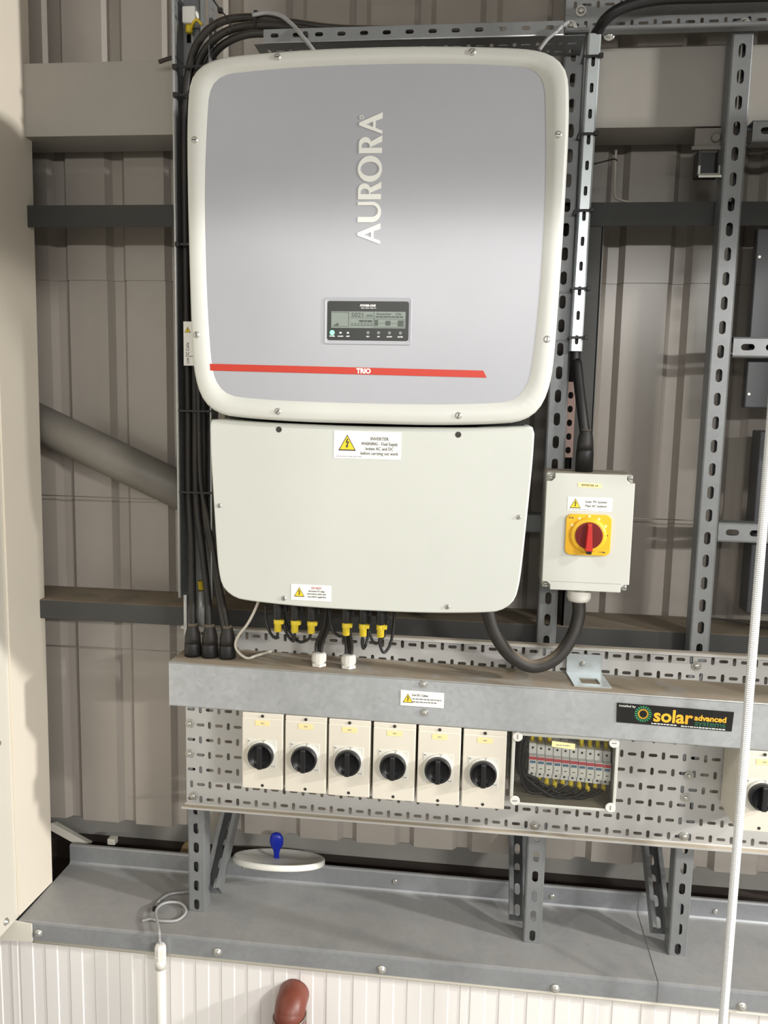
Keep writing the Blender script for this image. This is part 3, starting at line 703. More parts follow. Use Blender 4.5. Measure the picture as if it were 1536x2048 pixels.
# company sticker
A, B, C_, D = at(1234, 1405, -.131), at(1468, 1424, -.131), at(1463, 1463, -.131), at(1233, 1444, -.131)
st = thing('company_sticker', 'glossy black solar installer sticker on the trunking', 'sticker', (A.x, -.1312, D.z))
plate([(D.x, D.z), (C_.x, C_.z), (B.x, B.z), (A.x, A.z)], -.1312, .0006, 'sticker_film', 'sign', st)
ysk = -.1319; wS = B.x-A.x; hS = A.z-D.z; sl = (B.z-A.z)/wS; rs = math.atan(sl)
def sp2(u, v): return (D.x+u*wS, ysk, D.z+sl*u*wS+v*hS)
text('solar', .0385, sp2(.48, .49), st, name='solar_lettering', material='orange', bold=.0010, width=.080, rot=rs)
text('advanced', .0165, sp2(.80, .55), st, name='advanced_lettering', material='orange', bold=.0005, width=.064, rot=rs)
text('systems', .0165, sp2(.80, .29), st, name='systems_lettering', material='greendk', bold=.0003, width=.062, rot=rs)
text('installed by', .0068, sp2(.085, .865), st, name='installed_lettering', material='white', width=.034, rot=rs)
cxs, _, czs = sp2(.225, .53)
for k in range(20):
    a_ = 2*PI*k/20
    for r0, r1, wd, mt_, nm in ((.0115, .0175, .0016, 'green', 'green_ray'), (.0078, .0108, .0011, 'orange', 'orange_ray')):
        ca, sa = math.cos(a_), math.sin(a_); tx_, tz_ = -sa*wd, ca*wd
        q = [(cxs+ca*r0-tx_*.6, czs+sa*r0-tz_*.6), (cxs+ca*r1-tx_, czs+sa*r1-tz_), (cxs+ca*r1+tx_, czs+sa*r1+tz_), (cxs+ca*r0+tx_*.6, czs+sa*r0+tz_*.6)]
        MB().prism(q, ysk-.0002, ysk+.0001).build(nm, mt_, st)
for (u0, u1, v, s_) in ((.30, .52, .09, 21), (.555, .93, .075, 22)):
    mb = MB(); rnd = random.Random(s_); u = u0
    while u < u1:
        du = rnd.uniform(.012, .03); a_, b_ = sp2(u, v), sp2(min(u+du, u1), v); mb.prism([(a_[0], a_[2]-.0011), (b_[0], b_[2]-.0011), (b_[0], b_[2]+.0011), (a_[0], a_[2]+.0011)], ysk-.0002, ysk); u += du+.006
    mb.build('print_line', 'white', st)
# bracket on the trunking
bz = tx(1.3115, .24)
bk = thing('steel_bracket', 'bent zinc bracket with a window hole on top of the trunking', 'bracket', (.24, -.05, bz))
mb = MB(); mb.box(.199, .276, -.0165, -.013, bz, bz+.045)
mb.build('upright_plate', 'zinc', bk)
mb = MB(); f = lambda x, y: (x+(-.0165-y)*.10, y, bz+.002)
cell_hole(mb, .199, .278, -.105, -.0165, [(p[0], p[1]) for p in rrect(.2185, .2585, -.088, -.050, .002, 4)], 0, f); mb.build('window_plate', 'zinc', bk, solid=.003)
MB().lathe([(.006, 0), (.006, .003), (.0035, .005)], (.234, -.0165, bz+.024), (0, -1, 0), 12).build('bolt', 'steelbolt', bk)

# ================================================================== DC ISOLATORS
iso = thing('isolator_switch', 'x', 'isolator switch', (0, -.13, 0), group='cream rotary isolators in a row under the trunking')
hw = .0465; z0, z1 = -.177, 0.0
def isl(): return MB()
b0 = Vector((0, -.13, 0))
MB().rbox(-hw, hw, -.112, -.008, z0, z1, .003).build('base_box', 'cream', iso)
MB().rbox(-hw, hw, -.130, -.1125, z0, z1-.011, .002).rbox(-hw, hw, -.128, -.1125, z1-.0115, z1, .0018).build('lid', 'cream', iso)
MB().rbox(-.034, .032, -.1312, -.129, -.127, -.061, .0008).build('dial_plate', 'creamlight', iso)
MB().lathe([(.0325, 0), (.0325, .004), (.030, .006)], (-.001, -.1308, -.094), (0, -1, 0), 36).build('collar', 'creamlight', iso)
kn = MB().lathe([(.0288, 0), (.0288, .012), (.0278, .0145), (.0255, .015), (.0245, .0105), (.004, .0100)], (-.001, -.1345, -.094), (0, -1, 0), 40).build('rotary_knob', 'blackpl', iso)
MB().rbox(-.0065, .0045, -.156, -.142, -.1205, -.068, .002).build('knob_grip', 'blackpl', kn)
MB().prism([(.001, -.0655), (.0055, -.0655), (.00325, -.0615)], -.1365, -.1352).build('pointer', 'hole', kn)
for z in (-.0065, -.1685):
    MB().lathe([(.0036, 0), (.0036, .0004)], (0, -.1298, z), (0, -1, 0), 14).build('screw_hole', 'hole', iso)
text('I ON', .005, (0.002, -.1314, -.0625), iso, name='dial_mark', material='inkgrey', width=.010)
MB().lathe([(.002, 0), (.002, .0003)], (-.0305, -.1312, -.065), (0, -1, 0), 10).build('dial_mark', 'inkgrey', iso)
dashes(.0205, .031, -.1215, .0022, -.1313, iso, 'inkgrey', 31, 'maker_mark')
MB().prism(rect(-.0165, .0165, -.0285, -.0165), -.1306, -.1299).build('name_label', 'labely', iso)
dashes(-.003, .004, -.0225, .0024, -.1307, iso, 'inkgrey', 32)
isox = [-.4695, -.3715, -.2735, -.174, -.0755, .0225, .6005]
isoz = [tx(1.2075, x+.047) for x in isox]
ilab = ['cream rotary isolator, first in the row, beside the bare slotted tray', 'cream rotary isolator, second from the left end of the row', 'cream rotary isolator, third from the left end of the row',
        'cream rotary isolator, fourth from the left end of the row', 'cream rotary isolator, fifth from the left, next but one to the clear-lidded box', 'cream rotary isolator directly left of the clear-lidded fuse box', 'cream rotary isolator cut by the right edge behind the threaded rod']
for k in range(7):
    o = iso if k == 0 else copy_tree(iso)
    o.location = (isox[k], -.13, isoz[k]); o['label'] = ilab[k]

# ================================================================== FUSE BOX
FX0, FX1, FZ0, FZ1 = .081, .3065, 1.030, 1.1955
fb = thing('fuse_box', 'clear-lidded fuse box with wires showing inside', 'enclosure', (.19, -.01, FZ0))
mb = MB(); t = .003
mb.box(FX0, FX1, -.011, -.008, FZ0, FZ1).box(FX0, FX0+t, -.085, -.011, FZ0, FZ1).box(FX1-t, FX1, -.085, -.011, FZ0, FZ1).box(FX0, FX1, -.085, -.011, FZ0, FZ0+t).box(FX0, FX1, -.085, -.011, FZ1-t, FZ1)
mb.build('back_box', 'acgrey', fb)
mb = MB(); e = .007
for a_, b_, c_, d_ in ((FX0, FX0+e, FZ0, FZ1), (FX1-e, FX1, FZ0, FZ1), (FX0+e, FX1-e, FZ0, FZ0+e), (FX0+e, FX1-e, FZ1-e, FZ1)): mb.rbox(a_, b_, -.1195, -.0855, c_, d_, .0015)
mb.build('lid_rim', 'acgrey', fb)
MB().box(FX0+e, FX1-e, -.1185, -.1165, FZ0+e, FZ1-e).build('clear_lid', 'clear', fb)
for x in (FX0+.011, FX1-.011):
    for z in (FZ0+.011, FZ1-.009):
        s = MB().lathe([(.0108, 0), (.0108, .002), (.0095, .0032)], (x, -.1195, z), (0, -1, 0), 22).build('lid_screw', 'glandw', fb)
        v = (x < .19) == (z > 1.1)
        MB().prism(rect(x-.0012, x+.0012, z-.005, z+.005) if v else rect(x-.005, x+.005, z-.0012, z+.0012), -.1231, -.1225).build('screw_slot', 'inkgrey', s)
MB().box(FX0+.02, FX1-.012, -.040, -.033, 1.118, 1.128).box(FX0+.02, FX1-.012, -.040, -.033, 1.138, 1.148).build('mounting_rail', 'galv', fb)
MB().prism([(.1655, 1.1690), (.2145, 1.1655), (.2145, 1.1780), (.1655, 1.1815)], -.1205, -.1186).build('name_label', 'labely', fb)
dashes(.175, .204, 1.1735, .0022, -.1206, fb, 'inkgrey', 41)
fh = thing('fuse_holder', 'slim grey-white fuse holder with red band clipped in the clear-lidded box', 'fuse holder', (0, -.1, 0), group='fuse holders in the clear-lidded box')
MB().rbox(-.0084, .0084, -.080, -.038, -.037, .040, .001).build('body', 'mcb', fh)
MB().rbox(-.0084, .0084, -.096, -.079, -.021, .018, .001).build('front_block', 'mcb', fh)
MB().box(-.0080, .0080, -.0966, -.0958, .0095, .0165).build('red_band', 'mcbred', fh)
MB().prism(rect(-.0062, .0062, .0015, .0070), -.0966, -.0960).build('printed_mark', 'mcbblue', fh)
MB().rbox(-.0066, .0066, -.0975, -.0955, -.0165, -.0010, .0008).build('lever', 'paper', fh)
MB().prism(rect(-.0028, .0028, -.0098, -.0082), -.0979, -.0974).build('lever_mark', 'ink', fh)
for z in (.0305, -.0295): MB().lathe([(.0026, 0), (.0026, .0004)], (0, -.0799, z), (0, -1, 0), 12).build('terminal_screw', 'hole', fh)
ORD = ['first', 'second', 'third', 'fourth', 'fifth', 'sixth', 'seventh', 'eighth', 'ninth', 'tenth']
ML, MR = at(1057, 1520, -.09), at(1222, 1538, -.09)
mods = []
for k in range(10):
    o = fh if k == 0 else copy_tree(fh); u = (k+.5)/10; o['label'] = f'{ORD[k]} slim red-banded fuse holder from the left in the clear-lidded box'
    x = ML.x+(MR.x-ML.x)*u; z = 1.1175-.0080*u; o.location = (x, -.1, z); mods.append((x, z))
for k, (x, z) in enumerate(mods):
    wr = thing('wire', f'black wire looping down from the {ORD[k]} fuse holder from the left', 'wire', (x, -.06, z-.037), group='looped wires below the fuse holders')
    low = 1.042+.0015*(9-k); dx = .012+.003*k
    y = -.070-.005*(k % 4)
    pts = [(x, -.06, z-.034), (x-.003, y, z-.048), (x-.018-.002*k, y-.004, max(low, z-.068)), (x-.04-.0035*k, y-.006, low-.004), (max(x-.075-.002*k, FX0+.03+.002*k), y-.006, low+.006-.0004*k), (FX0+.017+.0022*k, y-.008, 1.085), (FX0+.013+.0018*k, y-.008, 1.125), (FX0+.016+.002*k, y-.006, 1.160+.001*k), (FX0+.025+.003*k, y, 1.182)]
    if k < 3: pts = pts[:3]+[(max(x-.02, FX0+.026+.003*k), y-.006, 1.075), (FX0+.016+.0022*k, y-.008, 1.095)]+pts[6:]
    MB().tube(pts, .0036, 8, 4).build('insulation', 'black', wr)
    MB().tube([(x, -.062, z-.036), (x-.003, y-.003, z-.050)], .0052, 8, 1).build('yellow_marker', 'ferrule', wr)
for k in (0, 1, 2, 6, 7, 8, 9):
    x, z = mods[k]; rnd = random.Random(k+3); ddx = rnd.uniform(-.008, .006)
    wr = thing('wire', f'short black wire with yellow marker above the {ORD[k]} fuse holder from the left', 'wire', (x, -.06, z+.04), group='short wires above the fuse holders')
    MB().tube([(x, -.06, z+.038), (x+ddx*.4, -.066, z+.050), (x+ddx, -.064, 1.1915)], .0034, 7, 4).build('insulation', 'black', wr)
    MB().tube([(x+ddx*.2, -.0645, z+.041), (x+ddx*.9, -.0668, z+.060)], .0050, 8, 1).build('yellow_marker', 'ferrule', wr)

# ================================================================== AC ISOLATOR
AX0, AX1, AZ0, AZ1 = .1275, .3035, 1.5175, 1.7605; AY = -.14
ac = thing('ac_isolator', 'pale grey isolator box with red handle on a yellow plate', 'isolator switch', (.215, -.01, AZ0))
MB().rbox(AX0+.001, AX1-.001, AY+.034, -.004, AZ0+.001, AZ1-.001, .003).build('back_box', 'acgrey', ac)
n_ = .0165; ol = [(AX0+n_, AZ0), (AX1-n_, AZ0), (AX1-n_, AZ0+.010), (AX1-.010, AZ0+n_), (AX1, AZ0+n_), (AX1, AZ1-n_), (AX1-.010, AZ1-n_), (AX1-n_, AZ1-.010), (AX1-n_, AZ1), (AX0+n_, AZ1), (AX0+n_, AZ1-.010), (AX0+.010, AZ1-n_), (AX0, AZ1-n_), (AX0, AZ0+n_), (AX0+.010, AZ0+n_), (AX0+n_, AZ0+.010)]
lid = MB().prism(ol, AY, AY+.033).build('lid', 'acgrey', ac)
bv = lid.modifiers.new('bevel', 'BEVEL'); bv.width = .0012; bv.segments = 2; bv.limit_method = 'ANGLE'
MB().box(AX0+.002, AX1-.002, AY+.018, AY+.034, AZ0+.002, AZ1-.002).build('lid_skirt', 'acgrey', ac)
MB().box(AX0+.016, AX1-.016, AY-.0003, AY, AZ0+.0175, AZ0+.0181).build('mould_line', 'inkgrey', lid)
for x in (AX0+.0085, AX1-.0085):
    for z in (AZ0+.0085, AZ1-.0085):
        s = MB().lathe([(.0052, 0), (.0052, .010), (.004, .011)], (x, AY+.018, z), (0, -1, 0), 16).build('lid_screw', 'steelbolt', ac)
        MB().prism(rect(x-.004, x+.004, z-.0008, z+.0008), AY+.0065, AY+.0075).build('screw_slot', 'hole', s)
plate([(.1905, 1.7335), (.2375, 1.7315), (.2375, 1.7405), (.1905, 1.7425)], AY, .0006, 'name_label', 'labely', ac)
text('INVERTER 1A', .0058, (.2140, AY-.0008, 1.7370), ac, width=.033, rot=-.03)
l4 = plate(rect(.1715, .2605, 1.6845, 1.7125), AY, .0006, 'warning_label', 'paper', ac); y4 = AY-.0007
warn_triangle(.1870, 1.6985, .0225, y4, l4)
text('Solar PV System', .0070, (.2285, y4-.0002, 1.7035), l4, width=.043); text('Main AC Isolator', .0070, (.2285, y4-.0002, 1.6950), l4, width=.043)
dashes(.1745, .220, 1.6868, .0010, y4, l4, seed=51)
hx, hz = .2155, 1.6360
yp = plate(rrect(hx-.0455, hx+.0455, hz-.0425, hz+.0420, .012, 6), AY, .006, 'yellow_plate', 'hyellow', ac)
bv = yp.modifiers.new('bevel', 'BEVEL'); bv.width = .0015; bv.segments = 2; bv.limit_method = 'ANGLE'
MB().lathe([(.0365, 0), (.0365, .003), (.034, .009), (.030, .010)], (hx, AY-.0055, hz), (0, -1, 0), 40).build('yellow_ring', 'hyellow', yp)
for k in range(5):
    a_ = math.radians(30+30*k); MB().prism(stad(hx+.0385*math.cos(a_), hz+.0385*math.sin(a_), .006, .006, 4), AY-.0072, AY-.0055).build('padlock_hole', 'labely', yp)
MB().lathe([(.0275, 0), (.0275, .004), (.0265, .005)], (hx, AY-.0145, hz), (0, -1, 0), 36).build('handle_disc', 'hreddk', yp)
hd = MB(); hd.add([(hx-.0045, AY-.019, hz+.026), (hx+.0045, AY-.019, hz+.026), (hx+.0075, AY-.019, hz-.029), (hx-.0075, AY-.019, hz-.029), (hx-.0035, AY-.034, hz+.022), (hx+.0035, AY-.034, hz+.022), (hx+.0065, AY-.036, hz-.029), (hx-.0065, AY-.036, hz-.029)], [(0, 1, 2, 3), (4, 7, 6, 5), (0, 4, 5, 1), (1, 5, 6, 2), (2, 6, 7, 3), (3, 7, 4, 0)])
hb = hd.build('red_handle', 'hred', yp)
MB().box(hx-.005, hx+.005, AY-.034, AY-.016, hz-.0355, hz-.029).build('handle_tip', 'blackpl', hb)
MB().box(hx-.037, hx-.030, AY-.0066, AY-.006, hz-.001, hz+.001).box(hx+.0315+.005, hx+.0395, AY-.0066, AY-.006, hz-.001, hz+.001).build('dial_mark', 'ink', yp)
for z in (.0355, .0335): dashes(hx-.041, hx-.030, hz+z, .0012, AY-.006, yp, 'ink', int(z*1e4), 'plate_print')
MB().prism([(hx+.022, hz-.0345), (hx+.031, hz-.0350), (hx+.031, hz-.0368), (hx+.037, hz-.0350), (hx+.031, hz-.0332), (hx+.031, hz-.0342), (hx+.022, hz-.0338)], AY-.0066, AY-.006).build('arrow_mark', 'ink', yp)
# gland under the box
gx, gy = .2115, -.072
gl_ = thing('cable_gland', 'white cable gland under the red-handled isolator', 'cable gland', (gx, gy, AZ0))
MB().lathe([(.025, 0), (.025, .012)], (gx, gy, AZ0-.0005), (0, 0, -1), 6, False).build('hex_nut', 'glandw', gl_)
MB().lathe([(.0245, .012), (.0255, .016), (.0255, .028), (.022, .036), (.0155, .038)], (gx, gy, AZ0), (0, 0, -1), 24).build('dome_nut', 'glandw', gl_)

# ================================================================== GLANDS ON THE TRUNKING
gpos = []
for px, py, lb in ((638, 1331, 'white cable gland on the trunking, the left one of two'), (697, 1333, 'white cable gland on the trunking, the right one of two')):
    p = at(px, py, -.085); z = tx(1.312, p.x)
    gl2 = thing('cable_gland', lb, 'cable gland', (p.x, p.y, z), group='two white glands on the trunking')
    MB().lathe([(.0175, 0), (.0175, .006), (.0155, .0065)], (p.x, p.y, z), (0, 0, 1), 6, False).build('lock_nut', 'glandw', gl2)
    MB().lathe([(.0125, .006), (.0125, .010), (.0168, .0105), (.0168, .018), (.0165, .0185), (.0165, .025), (.013, .029), (.0095, .030)], (p.x, p.y, z), (0, 0, 1), 12, False).build('dome_nut', 'glandw', gl2)
    gpos.append(Vector((p.x, p.y, z)))

# ================================================================== CABLES
def cable(name, pts, r, material, label, cat='cable', group=None, n=10, sub=8):
    o = MB().tube(pts, r, n, sub).build(name, material, None, pts[0]); tag(o, label, cat, group); return o
A_ = at
# supply cables rising from the three boots into the top tray
boots = []
for k, (px, y) in enumerate(((386, -.075), (420, -.075), (455, -.075))):
    p = A_(px, 1312, y); z = tx(1.312, p.x); boots.append(Vector((p.x, y, z)))
    lb = ('black rubber cable boot on the trunking, leftmost of three', 'black rubber cable boot on the trunking, middle of three', 'black rubber cable boot on the trunking, nearest the white looped cable')[k]
    bt = thing('cable_boot', lb, 'cable boot', (p.x, y, z), group='three rubber boots on the trunking')
    MB().lathe([(.0190, 0), (.0195, .006), (.0190, .028), (.0175, .032)], (p.x, y, z), (0, 0, 1), 20).build('gland_body', 'black', bt)
    MB().lathe([(.0182, .030), (.0178, .042), (.0165, .052), (.0125, .066), (.0105, .074)], (p.x, y, z), (0, 0, 1), 20).build('shroud', 'cable', bt)
c1 = [boots[0]+Vector((0, 0, .04)), A_(385, 1180, -.06), A_(383, 1080, -.045), A_(377, 980, -.036), A_(376, 800, -.034), A_(372, 560, -.034), A_(369, 330, -.036), A_(371, 200, -.038), A_(380, 130, -.042), A_(396, 85, -.05), A_(425, 53, -.055), A_(465, 37, -.055), A_(520, 36, -.052), A_(590, 46, -.05), A_(680, 57, -.05), A_(800, 60, -.05), A_(1000, 60, -.05)]
cable('supply_cable', c1, .0082, 'cable', 'black supply cable, outermost of the bend over the inverter corner', group='black supply cables')
c2 = [boots[1]+Vector((0, 0, .04)), A_(416, 1200, -.06), A_(405, 1100, -.045), A_(393, 990, -.036), A_(391, 800, -.034), A_(388, 560, -.034), A_(386, 330, -.03), A_(386, 200, -.03), A_(395, 135, -.034), A_(412, 98, -.045), A_(440, 70, -.052), A_(480, 54, -.052), A_(540, 50, -.05), A_(620, 62, -.05), A_(720, 66, -.045), A_(900, 66, -.04)]
cable('supply_cable', c2, .0081, 'cable', 'black supply cable, second in the bend over the inverter corner', group='black supply cables')
c3 = [boots[2]+Vector((-.003, 0, .04)), A_(440, 1200, -.06), A_(424, 1100, -.045), A_(409, 1000, -.036), A_(407, 800, -.03), A_(404, 560, -.03), A_(402, 330, -.028), A_(402, 200, -.026), A_(408, 150, -.026), A_(428, 108, -.03), A_(458, 82, -.04), A_(500, 68, -.045), A_(560, 68, -.035), A_(640, 72, -.03), A_(800, 70, -.02)]
cable('supply_cable', c3, .0080, 'cable', 'black supply cable, innermost of the bend over the inverter corner', group='black supply cables')
c4 = [boots[2]+Vector((.006, -.002, .04)), A_(447, 1210, -.07), A_(432, 1130, -.066), A_(416, 1040, -.052), A_(402, 960, -.05), A_(398, 800, -.05), A_(395, 700, -.046)]
cable('data_cable', c4, .0055, 'cable', 'thinner black cable entering the right-hand rubber boot', group='black supply cables')
# tie around the bend
p = A_(455, 45, -.07)
t_ = thing('cable_tie', 'long black cable tie around the cable bend at the top', 'cable tie', p)
MB().tube([A_(425, -2, -.07), A_(441, 20, -.07), A_(452, 33, -.07), A_(463, 52, -.068), A_(466, 64, -.06)], .0016, 6, 4).build('strap', 'black', t_)
MB().rbox(A_(441, 20, -.07).x-.005, A_(441, 20, -.07).x+.005, -.076, -.066, A_(441, 20, -.07).z-.006, A_(441, 20, -.07).z+.003, .001).build('tie_head', 'black', t_)
t_ = thing('cable_tie', 'small black cable tie head on top of the cable bend', 'cable tie', A_(512, 27, -.056))
q = A_(512, 27, -.056); MB().rbox(q.x-.004, q.x+.004, q.y-.005, q.y+.005, q.z-.004, q.z+.005, .001).box(q.x-.002, q.x+.002, q.y-.009, q.y-.007, q.z-.028, q.z).build('tie_head', 'black', t_)
cable('grey_cable', [A_(505, 30, -.066), A_(535, 26, -.068), A_(562, 32, -.075), A_(585, 50, -.09), A_(604, 72, -.11), A_(625, 98, -.115), A_(640, 120, -.11)], .0042, 'greycable', 'thin grey cable dropping behind the inverter top edge', 'cable')
cable('grey_cable', [A_(1078, 100, -.11), A_(1095, 78, -.11), A_(1112, 64, -.108), A_(1122, 54, -.10), A_(1136, 44, -.04)], .0038, 'greycable', 'thin grey cable at the right end of the top tray', 'cable')
# right hand mains cable: boot on isolator, through the zinc strip, into the top right tray
bx = A_(1168, 936, -.072); 
bt = thing('cable_boot', 'tapered black rubber boot on top of the red-handled isolator', 'cable boot', (bx.x, bx.y, AZ1))
MB().lathe([(.0185, -.0015), (.0185, .040), (.017, .048)], (bx.x, bx.y, AZ1), (0, 0, 1), 20).build('gland_body', 'black', bt)
MB().lathe([(.0175, .046), (.0170, .058), (.0150, .074), (.012, .082), (.0115, .088)], (bx.x, bx.y, AZ1), (0, 0, 1), 20).build('shroud', 'cable', bt)
cable('mains_cable', [(bx.x, bx.y, AZ1+.07), A_(1164, 820, -.06), A_(1158, 770, -.04), A_(1153, 725, -.02), (.1845, -.016, 1.97), (.1855, -.014, 2.1), (.1895, -.014, 2.55), (.1905, -.018, 2.635), A_(1199, 58, -.03), A_(1212, 38, -.046), A_(1236, 20, -.055), A_(1275, 6, -.056), A_(1330, -3, -.056), A_(1430, -6, -.056), A_(1700, -14, -.056)], .0112, 'black', 'thick black mains cable rising through the zinc strip to the top right tray', 'cable')
# loop from isolator to inverter
cable('mains_cable', [(gx, gy, AZ0-.030), A_(1157, 1232, -.075), A_(1143, 1275, -.085), A_(1112, 1316, -.095), A_(1066, 1333, -.105), A_(1022, 1312, -.115), A_(990, 1268, -.125), A_(976, 1225, -.13), A_(972, 1195, -.13)], .0142, 'cable', 'thick black cable looping from the isolator up to the inverter underside', 'cable', n=14)
# DC plugs below the inverter
plugs = [(556, 1212), (590, 1213), (623, 1214), (693, 1218), (727, 1220), (762, 1221)]
names = ['first from the left', 'second from the left', 'third from the left', 'fourth, just above the right white gland', 'fifth from the left', 'rightmost of six']
for k, (px, py) in enumerate(plugs):
    p = A_(px, py, -.165); zt = 1.4995
    pg = thing('solar_connector', 'black plug with yellow tag under the inverter, '+names[k], 'connector', (p.x, p.y, zt), group='tagged plugs under the inverter')
    MB().lathe([(.0075, 0), (.0075, .030), (.0098, .034), (.0102, .044), (.0098, .066), (.0088, .069)], (p.x, p.y, zt), (0, 0, -1), 14).build('plug_body', 'black', pg)
    MB().rbox(p.x+.006, p.x+.017, p.y+.008, p.y+.022, zt-.056, zt-.002, .002).build('latch_block', 'black', pg)
    tg = MB().lathe([(.0090, .068), (.0092, .079), (.0078, .080), (.0078, .095), (.006, .096)], (p.x, p.y, zt), (0, 0, -1), 12).build('yellow_tag', 'ferrule', pg)
    MB().rbox(p.x+.004, p.x+.0135, p.y-.0085, p.y+.002, zt-.0775, zt-.0695, .0008).build('tag_flag', 'ferrule', tg)
    zb = zt-.092
    if k == 0: pts = [(p.x, p.y, zb), A_(553, 1276, -.160), A_(542, 1268, -.152), A_(533, 1245, -.145), A_(531, 1210, -.145)]
    elif k == 1: pts = [(p.x, p.y, zb), A_(587, 1282, -.160), A_(575, 1270, -.150), A_(567, 1245, -.145), A_(566, 1212, -.145)]
    elif k == 2: pts = [(p.x, p.y, zb), A_(618, 1277, -.160), A_(605, 1284, -.150), A_(592, 1280, -.140), A_(578, 1262, -.135), A_(568, 1235, -.13), A_(567, 1210, -.13)]
    elif k == 3: pts = [(p.x, p.y, zb), A_(690, 1272, -.155), A_(676, 1271, -.15), A_(663, 1255, -.145), A_(657, 1215, -.145)]
    elif k == 4: pts = [(p.x, p.y, zb), A_(724, 1285, -.165), A_(727, 1297, -.160), A_(733, 1285, -.150), A_(738, 1255, -.145), A_(739, 1218, -.145)]
    else: pts = [(p.x, p.y, zb), A_(759, 1285, -.165), A_(767, 1305, -.160), A_(780, 1290, -.150), A_(787, 1255, -.145), A_(789, 1220, -.145)]
    MB().tube(pts, .0032, 8, 6).build('lead', 'black', pg)
cable('patch_lead', [A_(738, 1235, -.13), A_(740, 1268, -.135), A_(750, 1287, -.14), A_(762, 1280, -.135), A_(772, 1262, -.13), A_(776, 1222, -.13)], .003, 'black', 'thin black lead looping between the two rightmost plugs', 'cable')
for gi, (g0, xo, lbl) in enumerate(((gpos[0], (648, 654), 'left'), (gpos[1], (690, 696), 'right'))):
    for j in range(3):
        off = Vector(((j-1)*.0058, (.004 if j == 1 else 0), 0))
        xt = (652, 694)[gi]+(j-1)*5
        nm_ = ('left', 'middle', 'right')[j]
        cable('solar_lead', [g0+off+Vector((0, 0, .022)), g0+off*1.1+Vector((0, .002, .05)), A_(xt, 1255, -.105)+Vector((0, off.y, 0)), A_(xt+(6 if gi == 0 else 0), 1215, -.115)+Vector((0, off.y, 0))], .0038, 'cable', f'{nm_} black lead of three rising from the {lbl} white gland', 'cable', 'leads rising from the white glands', n=8, sub=5)
cable('white_cable', [A_(520, 1196, -.11), A_(510, 1220, -.11), A_(495, 1248, -.105), A_(478, 1270, -.10), A_(471, 1288, -.095), A_(476, 1303, -.090), (A_(494, 1308, -.085).x, -.085, 1.315), (A_(512, 1302, -.07).x, -.06, 1.315), (A_(540, 1300, -.03).x, -.022, 1.314)], .0032, 'whitecable', 'thin off-white cable curling onto the trunking beside the rubber boots', 'cable')

# ================================================================== SMALL THINGS
# threaded rod
rod = thing('threaded_rod', 'long galvanised threaded rod hanging in front at the right', 'rod', (.521, -.25, .0))
prof = [(.0088, 0)]; z = .0
while z < 2.95: prof += [(.0090, z+.0010), (.0079, z+.0030)]; z += .0040
MB().lathe(prof, (.5215, -.25, 0), (0, 0, 1), 12, False).build('thread', 'rod', rod)
# white conduit with gland and grey cable tail on the ledge
cz = at(320, 1880, -.118)
cnd = thing('white_conduit', 'white plastic conduit rising to the ledge at lower left', 'conduit', (cz.x, -.113, 0))
MB().lathe([(.0118, 0), (.0118, .571)], (cz.x, -.1165, 0), (0, 0, 1), 20).build('pipe', 'glandw', cnd)
MB().lathe([(.0128, .555), (.0128, .581)], (cz.x, -.1165, 0), (0, 0, 1), 20).build('coupler', 'glandw', cnd)
MB().lathe([(.0142, .579), (.0142, .588), (.0125, .5885), (.0125, .593), (.0142, .5935), (.0142, .608), (.010, .616), (.006, .617)], (cz.x, -.1165, 0), (0, 0, 1), 8, False).build('gland', 'glandw', cnd)
tl_ = [(cz.x, -.1165, .612), (cz.x-.002, -.1160, .630), (cz.x-.004, -.113, .648), atz(312, 1822, .648), atz(330, 1806, .645), atz(360, 1806, .641), atz(372, 1823, .637), atz(355, 1840, .635), atz(325, 1842, .6365), atz(300, 1838, .636), atz(284, 1842, .6355)]
gc = cable('grey_cable', tl_, .0032, 'greycable', 'grey cable tail coiled on the ledge above the white conduit', 'cable')
cable('grey_cable', [atz(309, 1818, .6355), atz(318, 1802, .6345), atz(340, 1788, .6345), atz(372, 1784, .6345), atz(395, 1778, .6345)], .0032, 'greycable', 'grey cable running from the coil to behind the left strut foot', 'cable')
q = atz(310, 1817, .642); t_ = MB().rbox(q.x-.005, q.x+.005, q.y-.005, q.y+.005, q.z-.006, q.z+.004, .001).build('cable_tie', 'black', None, q); tag(t_, 'black cable tie holding the grey coil on the ledge', 'cable tie')
# terracotta pipe with elbow going into the panel
rx = at(582, 2010, -.13); 
pz = .585
pp = thing('drain_pipe', 'terracotta plastic pipe elbow at the bottom edge', 'pipe', (rx.x, -.2, 0))
R_ = .036
zc = at(582, 1972, -.13).z-.050
path = [(rx.x-.002, -.135, 0), (rx.x-.002, -.135, zc-.09), (rx.x-.002, -.135, zc-.028)]+[(rx.x-.002, -.107-.028*math.cos(math.radians(a_)), zc-.028+.028*math.sin(math.radians(a_))) for a_ in (20, 40, 60, 80)]+[(rx.x-.002, -.086, zc)]
MB().tube(path, R_, 28, 3).build('pipe', 'terracotta', pp)
MB().lathe([(.037, -.05), (.0395, -.048), (.0395, -.004), (.037, 0)], (rx.x-.002, -.135, zc-.024), (0, 0, 1), 28).build('socket', 'terracotta', pp)
for k, z in enumerate((zc-.025, zc-.021)):
    ring = [(rx.x-.002+.0385*math.cos(2*PI*j/16), -.135+.0385*math.sin(2*PI*j/16), z+.004*math.sin(2*PI*j/16+k)) for j in range(16)]
    MB().tube(ring, .0018, 6, 2, closed=True).build('tie_wire', 'wire', pp)
